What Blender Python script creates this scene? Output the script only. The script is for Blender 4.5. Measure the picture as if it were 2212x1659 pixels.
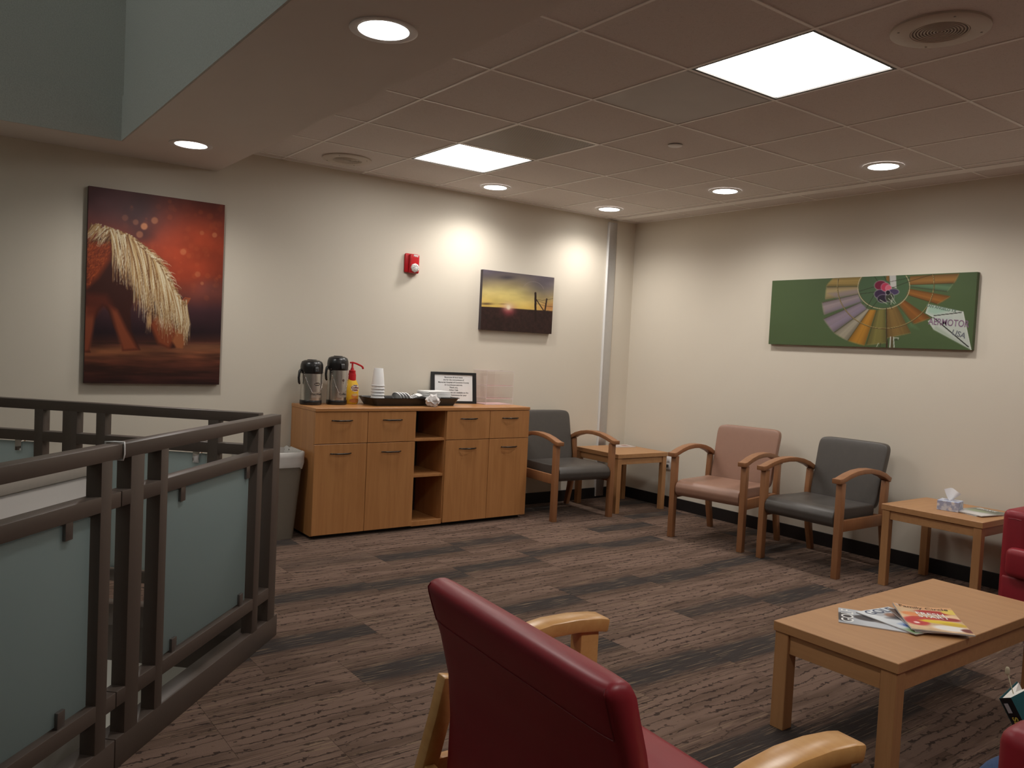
import bpy, bmesh, math, random
import numpy as np
from mathutils import Vector, Matrix
from mathutils.geometry import tessellate_polygon

for o in list(bpy.data.objects): bpy.data.objects.remove(o)
S = bpy.context.scene
COL = S.collection

# ------------------------------------------------------------------ camera, world, exposure
F_PX = 1753.668
cam_data = bpy.data.cameras.new('camera'); cam = bpy.data.objects.new('camera', cam_data); COL.objects.link(cam)
cam_data.sensor_fit = 'HORIZONTAL'; cam_data.sensor_width = 36.0; cam_data.lens = F_PX / 2212 * 36.0
cam_data.clip_start = 0.05
yaw, pitch, roll = math.radians(36.594), math.radians(-2.566), math.radians(2.798)
_f = Vector((math.sin(yaw)*math.cos(pitch), math.cos(yaw)*math.cos(pitch), math.sin(pitch)))
_r = Vector((math.cos(yaw), -math.sin(yaw), 0)); _u = _r.cross(_f)
_R = math.cos(roll)*_r + math.sin(roll)*_u; _U = -math.sin(roll)*_r + math.cos(roll)*_u
cam.matrix_world = Matrix(((_R.x,_U.x,-_f.x,-5.524),(_R.y,_U.y,-_f.y,-5.589),(_R.z,_U.z,-_f.z,1.371),(0,0,0,1)))
S.camera = cam

W = bpy.data.worlds.new('daylight'); S.world = W; W.use_nodes = True
W.node_tree.nodes['Background'].inputs[0].default_value = (0.84, 0.86, 0.835, 1)
W.node_tree.nodes['Background'].inputs[1].default_value = 1.2

S.view_settings.view_transform = 'Standard'; S.view_settings.look = 'None'
S.view_settings.gamma = 1.0; S.view_settings.use_curve_mapping = False
S.view_settings.exposure = 0.15
S.cycles.transparent_max_bounces = 24; S.cycles.diffuse_bounces = 6

WARM = (1.0, 0.955, 0.90)
PANEL_L = 13.0        # radiance of the fluorescent panels
SPOT_W = 31.0        # power of one downlight
LENS_L = 14.0        # radiance of a downlight lens

# ------------------------------------------------------------------ helpers: materials
def lin(c):
    return tuple(((v/255)/12.92 if v/255 <= .04045 else ((v/255+.055)/1.055)**2.4) for v in c)
class NT:
    def __init__(s, name):
        s.m = bpy.data.materials.new(name); s.m.use_nodes = True
        s.t = s.m.node_tree; s.t.nodes.clear()
    def n(s, typ, ins=None, **props):
        nd = s.t.nodes.new(typ)
        for k, v in props.items(): setattr(nd, k, v)
        for k, v in (ins or {}).items():
            if hasattr(v, 'is_output'): s.t.links.new(v, nd.inputs[k])
            else: nd.inputs[k].default_value = v
        return nd
    def math(s, op, a, b=0.0, c=0.0):
        return s.n('ShaderNodeMath', {0: a, 1: b, 2: c}, operation=op).outputs[0]
    def mix(s, f, a, b):
        nd = s.n('ShaderNodeMix', {0: f, 6: a, 7: b}, data_type='RGBA'); return nd.outputs[2]
    def ramp(s, f, lo, hi):
        return s.n('ShaderNodeMapRange', {0: f, 1: lo, 2: hi, 3: 0.0, 4: 1.0}, interpolation_type='SMOOTHSTEP').outputs[0]
    def out(s, sh, disp=None):
        o = s.n('ShaderNodeOutputMaterial', {0: sh}); return s.m
def rgba(c): return (c[0], c[1], c[2], 1.0)
MATS = {}
def plain(name, c, rough=.5, metal=0.0, var=.06, scale=40.0, bump=0.0, coat=0.0, spec=.5):
    if name in MATS: return MATS[name]
    g = NT(name); tc = g.n('ShaderNodeTexCoord').outputs['Object']
    nz = g.n('ShaderNodeTexNoise', {'Vector': tc, 'Scale': scale, 'Detail': 3.0}).outputs[0]
    a = rgba([min(1, v*(1-var)) for v in c]); b = rgba([min(1, v*(1+var)) for v in c])
    ins = {'Base Color': g.mix(nz, a, b), 'Roughness': rough, 'Metallic': metal, 'Coat Weight': coat, 'Specular IOR Level': spec}
    if bump: ins['Normal'] = g.n('ShaderNodeBump', {'Height': nz, 'Strength': bump, 'Distance': .002}).outputs[0]
    MATS[name] = g.out(g.n('ShaderNodeBsdfPrincipled', ins).outputs[0]); return MATS[name]
def wood(name, c1, c2, stretch=(14, 14, .9), rough=.42, gscale=1.0):
    if name in MATS: return MATS[name]
    g = NT(name); tc = g.n('ShaderNodeTexCoord').outputs['Object']
    info = g.n('ShaderNodeObjectInfo').outputs['Random']
    off = g.n('ShaderNodeCombineXYZ', {0: g.math('MULTIPLY', info, 7.0), 1: g.math('MULTIPLY', info, 3.0), 2: g.math('MULTIPLY', info, 11.0)}).outputs[0]
    v = g.n('ShaderNodeVectorMath', {0: tc, 1: off}, operation='ADD').outputs[0]
    mp = g.n('ShaderNodeMapping', {'Vector': v, 'Scale': tuple(q*gscale for q in stretch)}).outputs[0]
    n1 = g.n('ShaderNodeTexNoise', {'Vector': mp, 'Scale': 2.2, 'Detail': 5.0, 'Roughness': .6, 'Distortion': .6}).outputs[0]
    mp2 = g.n('ShaderNodeMapping', {'Vector': v, 'Scale': tuple(q*gscale*7 for q in stretch)}).outputs[0]
    n2 = g.n('ShaderNodeTexNoise', {'Vector': mp2, 'Scale': 2.0, 'Detail': 2.0}).outputs[0]
    f = g.math('ADD', g.math('MULTIPLY', g.ramp(n1, .3, .7), .75), g.math('MULTIPLY', n2, .25))
    p = g.n('ShaderNodeBsdfPrincipled', {'Base Color': g.mix(f, rgba(c2), rgba(c1)), 'Roughness': rough, 'Coat Weight': .12, 'Coat Roughness': .25})
    MATS[name] = g.out(p.outputs[0]); return MATS[name]
def emis(name, c, strength):
    if name in MATS: return MATS[name]
    g = NT(name); MATS[name] = g.out(g.n('ShaderNodeEmission', {0: rgba(c), 1: strength}).outputs[0]); return MATS[name]
def printed(name, rough=.45):
    if name in MATS: return MATS[name]
    g = NT(name); a = g.n('ShaderNodeVertexColor', layer_name='print').outputs[0]
    MATS[name] = g.out(g.n('ShaderNodeBsdfPrincipled', {'Base Color': a, 'Roughness': rough, 'Specular IOR Level': .3}).outputs[0]); return MATS[name]

# ------------------------------------------------------------------ helpers: geometry
def link(name, data, parent=None):
    o = bpy.data.objects.new(name, data); COL.objects.link(o)
    if parent is not None: o.parent = parent
    return o
def tag(o, label=None, cat=None, group=None, kind=None):
    if label: o['label'] = label
    if cat: o['category'] = cat
    if group: o['group'] = group
    if kind: o['kind'] = kind
    return o
def empty(name, loc, rz=0.0, label=None, cat=None, group=None, kind=None):
    o = link(name, None); o.location = loc; o.rotation_euler = (0, 0, rz); o.empty_display_size = .1
    return tag(o, label, cat, group, kind)
def to_mesh(bm, name, smooth=None):
    me = bpy.data.meshes.new(name); bmesh.ops.recalc_face_normals(bm, faces=bm.faces); bm.to_mesh(me); bm.free()
    if smooth is not None:
        for p in me.polygons: p.use_smooth = True
        me.set_sharp_from_angle(angle=math.radians(smooth))
    return me
def add(name, bm, mat, parent=None, smooth=35):
    me = to_mesh(bm, name, smooth); me.materials.append(mat)
    return link(name, me, parent)
def box(x0, x1, y0, y1, z0, z1, bev=0.0, seg=2, bm=None):
    t = bmesh.new()
    bmesh.ops.create_cube(t, size=1)
    for v in t.verts:
        v.co = Vector((x0 + (v.co.x+.5)*(x1-x0), y0 + (v.co.y+.5)*(y1-y0), z0 + (v.co.z+.5)*(z1-z0)))
    if bev: bmesh.ops.bevel(t, geom=t.edges[:], offset=bev, segments=seg, profile=.5, affect='EDGES')
    return merge(bm, t)
def merge(bm, t):
    if bm is None: return t
    me = bpy.data.meshes.new('tmp'); t.to_mesh(me); t.free(); bm.from_mesh(me); bpy.data.meshes.remove(me); return bm
def prism(poly, f, d, bm=None, bev=0.0, seg=2):
    """extrude a closed 2D outline: f(p) -> 3D start, d = extrusion vector"""
    t = bmesh.new(); a = [t.verts.new(f(p)) for p in poly]; b = [t.verts.new(Vector(f(p)) + Vector(d)) for p in poly]
    t.faces.new(a); t.faces.new(b[::-1]); n = len(poly)
    for i in range(n): t.faces.new((a[i], b[i], b[(i+1) % n], a[(i+1) % n]))
    if bev:
        bmesh.ops.recalc_face_normals(t, faces=t.faces)
        bmesh.ops.bevel(t, geom=t.edges[:], offset=bev, segments=seg, profile=.5, affect='EDGES', clamp_overlap=True)
    return merge(bm, t)
def sweep(path, w, h, side=Vector((1, 0, 0)), bev=0.0, bm=None, hs=None):
    """rectangular bar along a path; w across 'side', h in the path's normal"""
    t = bmesh.new(); rings = []
    P = [Vector(p) for p in path]
    for i, p in enumerate(P):
        d = (P[min(i+1, len(P)-1)] - P[max(i-1, 0)]).normalized(); nn = side.cross(d).normalized()
        hh = hs[i] if hs else h
        rings.append([t.verts.new(p + side*a*w/2 + nn*b*hh/2) for a, b in ((-1,-1),(1,-1),(1,1),(-1,1))])
    for i in range(len(rings)-1):
        for k in range(4): t.faces.new((rings[i][k], rings[i][(k+1)%4], rings[i+1][(k+1)%4], rings[i+1][k]))
    t.faces.new(rings[0][::-1]); t.faces.new(rings[-1])
    bmesh.ops.recalc_face_normals(t, faces=t.faces)
    if bev:
        es = [e for e in t.edges if len(e.link_faces) == 2 and e.calc_face_angle(0) > .6]
        bmesh.ops.bevel(t, geom=es, offset=bev, segments=2, profile=.5, affect='EDGES')
    return merge(bm, t)
def tube(path, r, n=8, bm=None, closed=False):
    t = bmesh.new(); P = [Vector(p) for p in path]; rings = []; up = Vector((0, 0, 1)); N = len(P); pa = None
    for i, p in enumerate(P):
        if closed: d = P[(i+1) % N] - P[i-1]
        else: d = P[min(i+1, N-1)] - P[max(i-1, 0)]
        d.normalize()
        if pa is None: a = d.cross(up) if abs(d.dot(up)) < .95 else d.cross(Vector((1, 0, 0)))
        else: a = pa - d*pa.dot(d)
        a.normalize(); pa = a; b = d.cross(a); rr = r[i] if isinstance(r, (list, tuple)) else r
        rings.append([t.verts.new(p + (a*math.cos(2*math.pi*k/n) + b*math.sin(2*math.pi*k/n))*rr) for k in range(n)])
    for i in range(N if closed else N-1):
        A, B = rings[i], rings[(i+1) % N]
        for k in range(n): t.faces.new((A[k], A[(k+1)%n], B[(k+1)%n], B[k]))
    if not closed: t.faces.new(rings[0][::-1]); t.faces.new(rings[-1])
    return merge(bm, t)
def lathe(prof, n=32, bm=None, cx=0, cy=0, closed=False, sx=1.0, sy=1.0):
    t = bmesh.new(); rings = []
    for r, z in prof:
        if r < 1e-6: rings.append([t.verts.new((cx, cy, z))])
        else: rings.append([t.verts.new((cx + sx*r*math.cos(2*math.pi*k/n), cy + sy*r*math.sin(2*math.pi*k/n), z)) for k in range(n)])
    for i in range(len(rings)-1):
        A, B = rings[i], rings[i+1]
        for k in range(n):
            if len(A) == 1 and len(B) == 1: break
            if len(A) == 1: t.faces.new((A[0], B[k], B[(k+1)%n]))
            elif len(B) == 1: t.faces.new((A[k], A[(k+1)%n], B[0]))
            else: t.faces.new((A[k], A[(k+1)%n], B[(k+1)%n], B[k]))
    return merge(bm, t)
def grid_surf(f, nu, nv):
    """open surface from a function f(u,v), u,v in 0..1"""
    t = bmesh.new(); V = [[t.verts.new(f(i/nu, j/nv)) for j in range(nv+1)] for i in range(nu+1)]
    for i in range(nu):
        for j in range(nv): t.faces.new((V[i][j], V[i+1][j], V[i+1][j+1], V[i][j+1]))
    return t
def superbox(cx, cy, cz, hx, hy, hz, e=.28, n=28, m=16, bm=None, shape=None):
    """puffy cushion: superellipsoid-like block"""
    t = bmesh.new(); bmesh.ops.create_uvsphere(t, u_segments=n, v_segments=m, radius=1)
    sg = lambda v: math.copysign(abs(v)**e, v)
    for v in t.verts:
        x, y, z = v.co; q = Vector((hx*sg(x), hy*sg(y), hz*sg(z)))
        if shape: q = Vector(shape(q))
        v.co = q + Vector((cx, cy, cz))
    return merge(bm, t)
def text(name, body, size, mapf, mat, parent=None, align='CENTER', thick=0.0, bold=0.0, sx=1.0, res=3):
    cu = bpy.data.curves.new('txt', 'FONT'); cu.body = body; cu.size = size; cu.align_x = align; cu.align_y = 'CENTER'
    cu.resolution_u = res; cu.offset = bold
    o = bpy.data.objects.new('txt', cu); COL.objects.link(o)
    dg = bpy.context.evaluated_depsgraph_get(); me = bpy.data.meshes.new_from_object(o.evaluated_get(dg))
    bpy.data.objects.remove(o); bpy.data.curves.remove(cu)
    for v in me.vertices: v.co = mapf(v.co.x*sx, v.co.y)
    me.name = name; me.materials.clear(); me.materials.append(mat)
    return link(name, me, parent)
def plane_map(O, u, v, n, off=.0006):
    O, u, v, n = Vector(O), Vector(u), Vector(v), Vector(n)
    return lambda x, y: O + u*x + v*y + n*off
def dup(root, loc, rz, label=None, cat=None):
    r = root.copy(); COL.objects.link(r); r.location = loc; r.rotation_euler = (0, 0, rz)
    if label: r['label'] = label
    for ch in list(root.children):
        c = ch.copy(); COL.objects.link(c); c.parent = r
        for g in list(ch.children):
            d = g.copy(); COL.objects.link(d); d.parent = c
    return r

# ------------------------------------------------------------------ helpers: prints (colour laid into a fine mesh, like ink on canvas)
class Art:
    def __init__(s, w, h, quad, px_w, px_h, base=(128,128,128), gain=1.0):
        s.W, s.H, s.gain = px_w, px_h, gain; s.w, s.h = w, h
        s.a = np.zeros((px_h, px_w, 3)) + np.array(base, float)
        # homography crop px -> canvas px
        src = quad; dst = [(0,0),(px_w-1,0),(px_w-1,px_h-1),(0,px_h-1)]; A = []; b = []
        for (x, y), (X, Y) in zip(src, dst):
            A += [[x,y,1,0,0,0,-X*x,-X*y],[0,0,0,x,y,1,-Y*x,-Y*y]]; b += [X, Y]
        hh = np.linalg.solve(np.array(A, float), np.array(b, float)); s.Hm = np.append(hh, 1).reshape(3,3)
        s.yy, s.xx = np.mgrid[0:px_h, 0:px_w].astype(float)
        Hi = np.linalg.inv(s.Hm); q = np.stack([s.xx, s.yy, np.ones_like(s.xx)], -1) @ Hi.T
        s.cx = q[..., 0]/q[..., 2]; s.cy = q[..., 1]/q[..., 2]          # crop coords of every canvas pixel
        s.k = math.sqrt(px_w*px_h / abs((quad[1][0]-quad[0][0])*(quad[3][1]-quad[0][1])))
    def blend(s, m, c): s.a = s.a*(1-m[..., None]) + np.array(c, float)*m[..., None]
    def poly(s, pts, c, alpha=1.0, soft=1.5):
        x, y = s.cx, s.cy; inside = np.zeros(x.shape, bool); d = np.full(x.shape, 1e9); n = len(pts)
        for i in range(n):
            (x0, y0), (x1, y1) = pts[i], pts[(i+1) % n]
            c0 = ((y0 > y) != (y1 > y)); 
            with np.errstate(divide='ignore', invalid='ignore'):
                xi = (x1-x0)*(y-y0)/((y1-y0) if y1 != y0 else 1e-9)+x0
            inside ^= c0 & (x < xi)
            t = np.clip(((x-x0)*(x1-x0)+(y-y0)*(y1-y0))/max(1e-9, (x1-x0)**2+(y1-y0)**2), 0, 1)
            d = np.minimum(d, np.hypot(x-x0-t*(x1-x0), y-y0-t*(y1-y0)))
        sd = np.where(inside, d, -d); m = np.clip(sd/soft*.5+.5, 0, 1)*alpha
        s.blend(m, c); return m
    def ell(s, cx, cy, rx, ry, c, alpha=1.0, soft=.1):
        r = np.hypot((s.cx-cx)/rx, (s.cy-cy)/ry); m = np.clip((1-r)/soft+.5, 0, 1)*alpha; s.blend(m, c)
    def glow(s, cx, cy, rx, ry, c, alpha=1.0):
        r2 = ((s.cx-cx)/rx)**2 + ((s.cy-cy)/ry)**2; s.blend(np.exp(-r2)*alpha, c)
    def line(s, pts, w0, w1, c, alpha=1.0, soft=2.0):
        for i in range(len(pts)-1):
            (x0, y0), (x1, y1) = pts[i], pts[i+1]; f0 = i/(len(pts)-1); f1 = (i+1)/(len(pts)-1)
            q = (np.array([[x0,y0,1],[x1,y1,1]], float) @ s.Hm.T); q = q[:, :2]/q[:, 2:]
            pad = int(max(w0, w1)*s.k + 4)
            a0, a1 = int(max(0, q[:,0].min()-pad)), int(min(s.W, q[:,0].max()+pad+1)); b0, b1 = int(max(0, q[:,1].min()-pad)), int(min(s.H, q[:,1].max()+pad+1))
            if a1 <= a0 or b1 <= b0: continue
            x, y = s.cx[b0:b1, a0:a1], s.cy[b0:b1, a0:a1]
            t = np.clip(((x-x0)*(x1-x0)+(y-y0)*(y1-y0))/max(1e-9, (x1-x0)**2+(y1-y0)**2), 0, 1)
            d = np.hypot(x-x0-t*(x1-x0), y-y0-t*(y1-y0)); f = f0+(f1-f0)*t; w = w0+(w1-w0)*f
            m = np.clip((w/2-d)/soft+.5, 0, 1)*alpha
            sub = s.a[b0:b1, a0:a1]; s.a[b0:b1, a0:a1] = sub*(1-m[..., None])+np.array(c, float)*m[..., None]
    def noise(s, fx, fy, seed=0, octv=3):
        r = np.random.RandomState(seed); out = np.zeros((s.H, s.W)); amp = 1.0; tot = 0
        for o in range(octv):
            gx, gy = max(2, int(fx*2**o)), max(2, int(fy*2**o)); g = r.rand(gy+2, gx+2)
            u = s.xx/(s.W-1)*gx; v = s.yy/(s.H-1)*gy; i = u.astype(int); j = v.astype(int); fu = u-i; fv = v-j
            fu = fu*fu*(3-2*fu); fv = fv*fv*(3-2*fv)
            out += amp*((g[j,i]*(1-fu)+g[j,i+1]*fu)*(1-fv)+(g[j+1,i]*(1-fu)+g[j+1,i+1]*fu)*fv); tot += amp; amp *= .5
        return out/tot
    def mesh(s, name, mapf, mat):
        """mapf(x,y): canvas metres (x right from left edge, y down from top) -> 3D"""
        n, m = s.W, s.H; X = np.linspace(0, s.w, n); Y = np.linspace(0, s.h, m)
        O = np.array(mapf(0, 0)); U = (np.array(mapf(s.w, 0))-O)/s.w; V = (np.array(mapf(0, s.h))-O)/s.h
        xx, yy = np.meshgrid(X, Y)
        if getattr(mapf, 'curved', False): co = np.array([mapf(a, b) for a, b in zip(xx.ravel(), yy.ravel())])
        else: co = O + xx.reshape(-1,1)*U + yy.reshape(-1,1)*V
        idx = np.arange(n*m).reshape(m, n)
        fc = np.stack([idx[:-1,:-1], idx[1:,:-1], idx[1:,1:], idx[:-1,1:]], -1).reshape(-1,4)
        me = bpy.data.meshes.new(name); me.vertices.add(len(co)); me.vertices.foreach_set('co', co.astype(np.float32).ravel())
        me.loops.add(fc.size); me.loops.foreach_set('vertex_index', fc.ravel().astype(np.int32))
        me.polygons.add(len(fc)); me.polygons.foreach_set('loop_start', np.arange(0, fc.size, 4, dtype=np.int32)); me.update(calc_edges=True)
        c = np.clip(s.a*s.gain/255, 0, 1); c = np.where(c <= .04045, c/12.92, ((c+.055)/1.055)**2.4)
        at = me.color_attributes.new('print', 'FLOAT_COLOR', 'POINT')
        at.data.foreach_set('color', np.concatenate([c.reshape(-1,3), np.ones((n*m,1))], 1).astype(np.float32).ravel())
        me.polygons.foreach_set('use_smooth', np.ones(len(fc), bool)); me.materials.append(mat); return me

# ------------------------------------------------------------------ materials
def wall_mat():
    g = NT('cream_wall_paint'); tc = g.n('ShaderNodeTexCoord').outputs['Object']
    n1 = g.n('ShaderNodeTexNoise', {'Vector': tc, 'Scale': 220.0, 'Detail': 2.0}).outputs[0]
    n2 = g.n('ShaderNodeTexNoise', {'Vector': tc, 'Scale': 1.3, 'Detail': 3.0}).outputs[0]
    c = g.mix(n2, rgba((.66,.60,.505)), rgba((.69,.635,.54)))
    b = g.n('ShaderNodeBump', {'Height': n1, 'Strength': .12, 'Distance': .002}).outputs[0]
    return g.out(g.n('ShaderNodeBsdfPrincipled', {'Base Color': c, 'Roughness': .62, 'Normal': b, 'Specular IOR Level': .3}).outputs[0])
M_WALL = wall_mat()
M_SOFFIT = plain('soffit_paint', (.73,.68,.635), .8, var=.03, scale=3)
M_WELL = plain('lightwell_paint', (.55,.56,.53), .85, var=.22, scale=150, bump=.5)
M_BASE = plain('black_vinyl_base', (.012,.010,.010), .45)
M_ALU = plain('brushed_aluminium', (.62,.62,.63), .35, .85, var=.04)
M_GRAYMETAL = plain('railing_paint', lin((82,71,64)), .42, .1, var=.05, scale=60, spec=.5)
M_CHROME = plain('chrome', (.75,.76,.78), .12, 1.0, var=.02)
M_STEEL = plain('brushed_steel', (.62,.60,.57), .28, 1.0, var=.05, scale=90)
M_BLACKPL = plain('black_plastic', (.012,.011,.011), .3)
M_DARKMETAL = plain('dark_nickel', (.05,.045,.04), .25, .9)
M_WHITE = plain('white_plastic', (.78,.78,.78), .4, var=.02)
M_WHITEPAPER = plain('white_paper', (.80,.80,.80), .75, var=.03)
M_GRID = plain('ceiling_tee', (.90,.88,.85), .45, var=.03)
M_RED = plain('red_vinyl', (.255,.013,.023), .42, var=.10, scale=25, bump=.05, spec=.45)
M_GRAYVIN = plain('charcoal_vinyl', (.068,.060,.054), .42, var=.10, scale=30, bump=.05)
M_TANVIN = plain('tan_vinyl', (.30,.165,.115), .42, var=.06, scale=30, bump=.05)
M_MAPLE = wood('maple_wood', (.47,.245,.105), (.40,.20,.082), (16, 1.2, 16))
M_MAPLEZ = wood('maple_wood_upright', (.46,.235,.100), (.385,.19,.076), (16, 16, 1.2))
M_BEECH = wood('beech_chair_wood', (.32,.145,.064), (.26,.112,.046), (18, 18, 1.4))
M_CAB = wood('cabinet_veneer', (.50,.235,.085), (.40,.175,.058), (12, 12, .8), rough=.38)
M_CABX = wood('cabinet_veneer_top', (.50,.235,.085), (.42,.185,.062), (.8, 12, 12), rough=.35)
M_GOLDWOOD = wood('honey_arm_wood', (.66,.36,.13), (.58,.29,.095), (1.2, 14, 14), rough=.28)
M_INK = plain('black_ink', (.02,.02,.02), .6)
M_WHITEINK = plain('white_ink', (.80,.80,.78), .6)
M_PRINT = printed('canvas_print', .5)
M_GLOSSPRINT = printed('glossy_print', .35)
M_REDPL = plain('red_plastic', (.50,.010,.016), .3)
M_LENS = emis('downlight_lens', (1, .98, .94), LENS_L)
M_PANEL = emis('light_panel_diffuser', (1, .97, .92), PANEL_L)

def ceiling_tile_mat():
    g = NT('mineral_fibre_tile'); tc = g.n('ShaderNodeTexCoord').outputs['Object']; geo = g.n('ShaderNodeNewGeometry').outputs['Position']
    n1 = g.n('ShaderNodeTexNoise', {'Vector': geo, 'Scale': 130.0, 'Detail': 3.0, 'Roughness': .7}).outputs[0]
    vo = g.n('ShaderNodeTexVoronoi', {'Vector': geo, 'Scale': 190.0, 'Randomness': 1.0}).outputs[0]
    n2 = g.n('ShaderNodeTexNoise', {'Vector': geo, 'Scale': 45.0}).outputs[0]
    pit = g.math('MULTIPLY', g.math('SUBTRACT', 1.0, g.ramp(vo, .12, .26)), g.ramp(n2, .50, .62))
    base = g.mix(n1, rgba((.64,.595,.565)), rgba((.78,.73,.70)))
    c = g.mix(g.math('MULTIPLY', pit, .75), base, rgba((.16,.12,.10)))
    b = g.n('ShaderNodeBump', {'Height': g.math('SUBTRACT', n1, pit), 'Strength': .35, 'Distance': .002}).outputs[0]
    return g.out(g.n('ShaderNodeBsdfPrincipled', {'Base Color': c, 'Roughness': .9, 'Normal': b, 'Specular IOR Level': .15}).outputs[0])
M_TILE = ceiling_tile_mat()

def carpet_mat():
    g = NT('brown_patterned_carpet'); tc = g.n('ShaderNodeTexCoord').outputs['Object']
    rnd = g.n('ShaderNodeObjectInfo').outputs['Random']
    geo = g.n('ShaderNodeNewGeometry').outputs['Position']
    sep = g.n('ShaderNodeSeparateXYZ', {0: tc}); x, y = sep.outputs[0], sep.outputs[1]
    off = g.n('ShaderNodeCombineXYZ', {0: g.math('MULTIPLY', rnd, 37.0), 1: g.math('MULTIPLY', rnd, 91.0), 2: 0.0}).outputs[0]
    v = g.n('ShaderNodeVectorMath', {0: tc, 1: off}, operation='ADD').outputs[0]
    # broad dark band somewhere in the tile, broken into horizontal streaks
    y0 = g.math('SUBTRACT', g.math('MULTIPLY', g.math('FRACT', g.math('MULTIPLY', rnd, 17.31)), .34), .15)
    st = g.n('ShaderNodeMapping', {'Vector': v, 'Scale': (1.6, 26, 1)}).outputs[0]
    sn = g.n('ShaderNodeTexNoise', {'Vector': st, 'Scale': 1.0, 'Detail': 3.0, 'Roughness': .65}).outputs[0]
    dist = g.math('ABSOLUTE', g.math('SUBTRACT', y, y0))
    dist = g.math('ADD', dist, g.math('MULTIPLY', g.math('SUBTRACT', sn, .5), .16))
    band = g.math('SUBTRACT', 1.0, g.ramp(dist, .055, .095))
    haveband = g.ramp(g.math('FRACT', g.math('MULTIPLY', rnd, 53.7)), .30, .34)
    band = g.math('MULTIPLY', band, haveband)
    # zones: light and mid brown in wide streaks
    zn = g.n('ShaderNodeTexNoise', {'Vector': g.n('ShaderNodeMapping', {'Vector': v, 'Scale': (1.1, 9, 1)}).outputs[0], 'Scale': 1.0, 'Detail': 4.0, 'Roughness': .6}).outputs[0]
    LIGHT, MID, DARK, SLATE, TAN = (.225,.143,.106), (.138,.084,.058), (.034,.017,.011), (.042,.034,.031), (.36,.255,.16)
    c = g.mix(g.ramp(zn, .36, .56), rgba(MID), rgba(LIGHT))
    # long dark vein lines with little twigs and knots
    sv = g.n('ShaderNodeSeparateXYZ', {0: v}); vx, vy = sv.outputs[0], sv.outputs[1]
    w1 = g.n('ShaderNodeTexNoise', {'Vector': g.n('ShaderNodeMapping', {'Vector': v, 'Scale': (3.2, 5, 1)}).outputs[0], 'Scale': 1.0, 'Detail': 2.0}).outputs[0]
    w2 = g.n('ShaderNodeTexNoise', {'Vector': g.n('ShaderNodeMapping', {'Vector': v, 'Scale': (26, 30, 1)}).outputs[0], 'Scale': 1.0, 'Detail': 3.0, 'Roughness': .6}).outputs[0]
    yy = g.math('ADD', vy, g.math('ADD', g.math('MULTIPLY', w1, .10), g.math('MULTIPLY', w2, .022)))
    tri = g.math('ABSOLUTE', g.math('SUBTRACT', g.math('FRACT', g.math('MULTIPLY', yy, 21.0)), .5))
    knots = g.n('ShaderNodeTexNoise', {'Vector': g.n('ShaderNodeMapping', {'Vector': v, 'Scale': (34, 40, 1)}).outputs[0], 'Scale': 1.0, 'Detail': 2.0}).outputs[0]
    thick = g.math('ADD', .038, g.math('MULTIPLY', g.ramp(knots, .52, .68), .27))
    fade = g.n('ShaderNodeTexNoise', {'Vector': g.n('ShaderNodeMapping', {'Vector': v, 'Scale': (4, 30, 1)}).outputs[0], 'Scale': 1.0, 'Detail': 1.0}).outputs[0]
    vein = g.math('MULTIPLY', g.math('SUBTRACT', 1.0, g.ramp(g.math('SUBTRACT', tri, thick), -.03, .05)), g.ramp(fade, .34, .50))
    c = g.mix(g.math('MULTIPLY', vein, .95), c, rgba(DARK))
    # streaky zone of fine yarn lines near the band
    fl = g.n('ShaderNodeTexNoise', {'Vector': g.n('ShaderNodeMapping', {'Vector': v, 'Scale': (5, 150, 1)}).outputs[0], 'Scale': 1.0, 'Detail': 2.0}).outputs[0]
    near = g.math('SUBTRACT', 1.0, g.ramp(dist, .08, .22))
    c = g.mix(g.math('MULTIPLY', g.math('MULTIPLY', near, haveband), .65), c, rgba(tuple(.55*a+.45*b for a, b in zip(MID, DARK))))
    c = g.mix(band, c, rgba(SLATE))
    dark = g.math('MULTIPLY', g.ramp(fl, .46, .36), g.ramp(g.math('ADD', near, .35), .2, .8))
    c = g.mix(g.math('MULTIPLY', dark, .55), c, rgba(DARK))
    dash = g.math('MULTIPLY', g.ramp(fl, .58, .66), g.ramp(g.math('ADD', near, .30), .2, .7))
    c = g.mix(g.math('MULTIPLY', dash, .55), c, rgba(TAN))
    pile = g.n('ShaderNodeTexNoise', {'Vector': geo, 'Scale': 420.0, 'Detail': 1.0}).outputs[0]
    c = g.mix(.55, c, g.mix(pile, rgba((0,0,0)), c) ) if False else g.mix(g.math('MULTIPLY', g.math('SUBTRACT', 1.0, pile), .50), c, rgba((.02,.012,.01)))
    b = g.n('ShaderNodeBump', {'Height': g.math('ADD', pile, g.math('MULTIPLY', vein, -.8)), 'Strength': .5, 'Distance': .003}).outputs[0]
    return g.out(g.n('ShaderNodeBsdfPrincipled', {'Base Color': c, 'Roughness': .95, 'Normal': b, 'Specular IOR Level': .1, 'Sheen Weight': .08}).outputs[0])
M_CARPET = carpet_mat()

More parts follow.
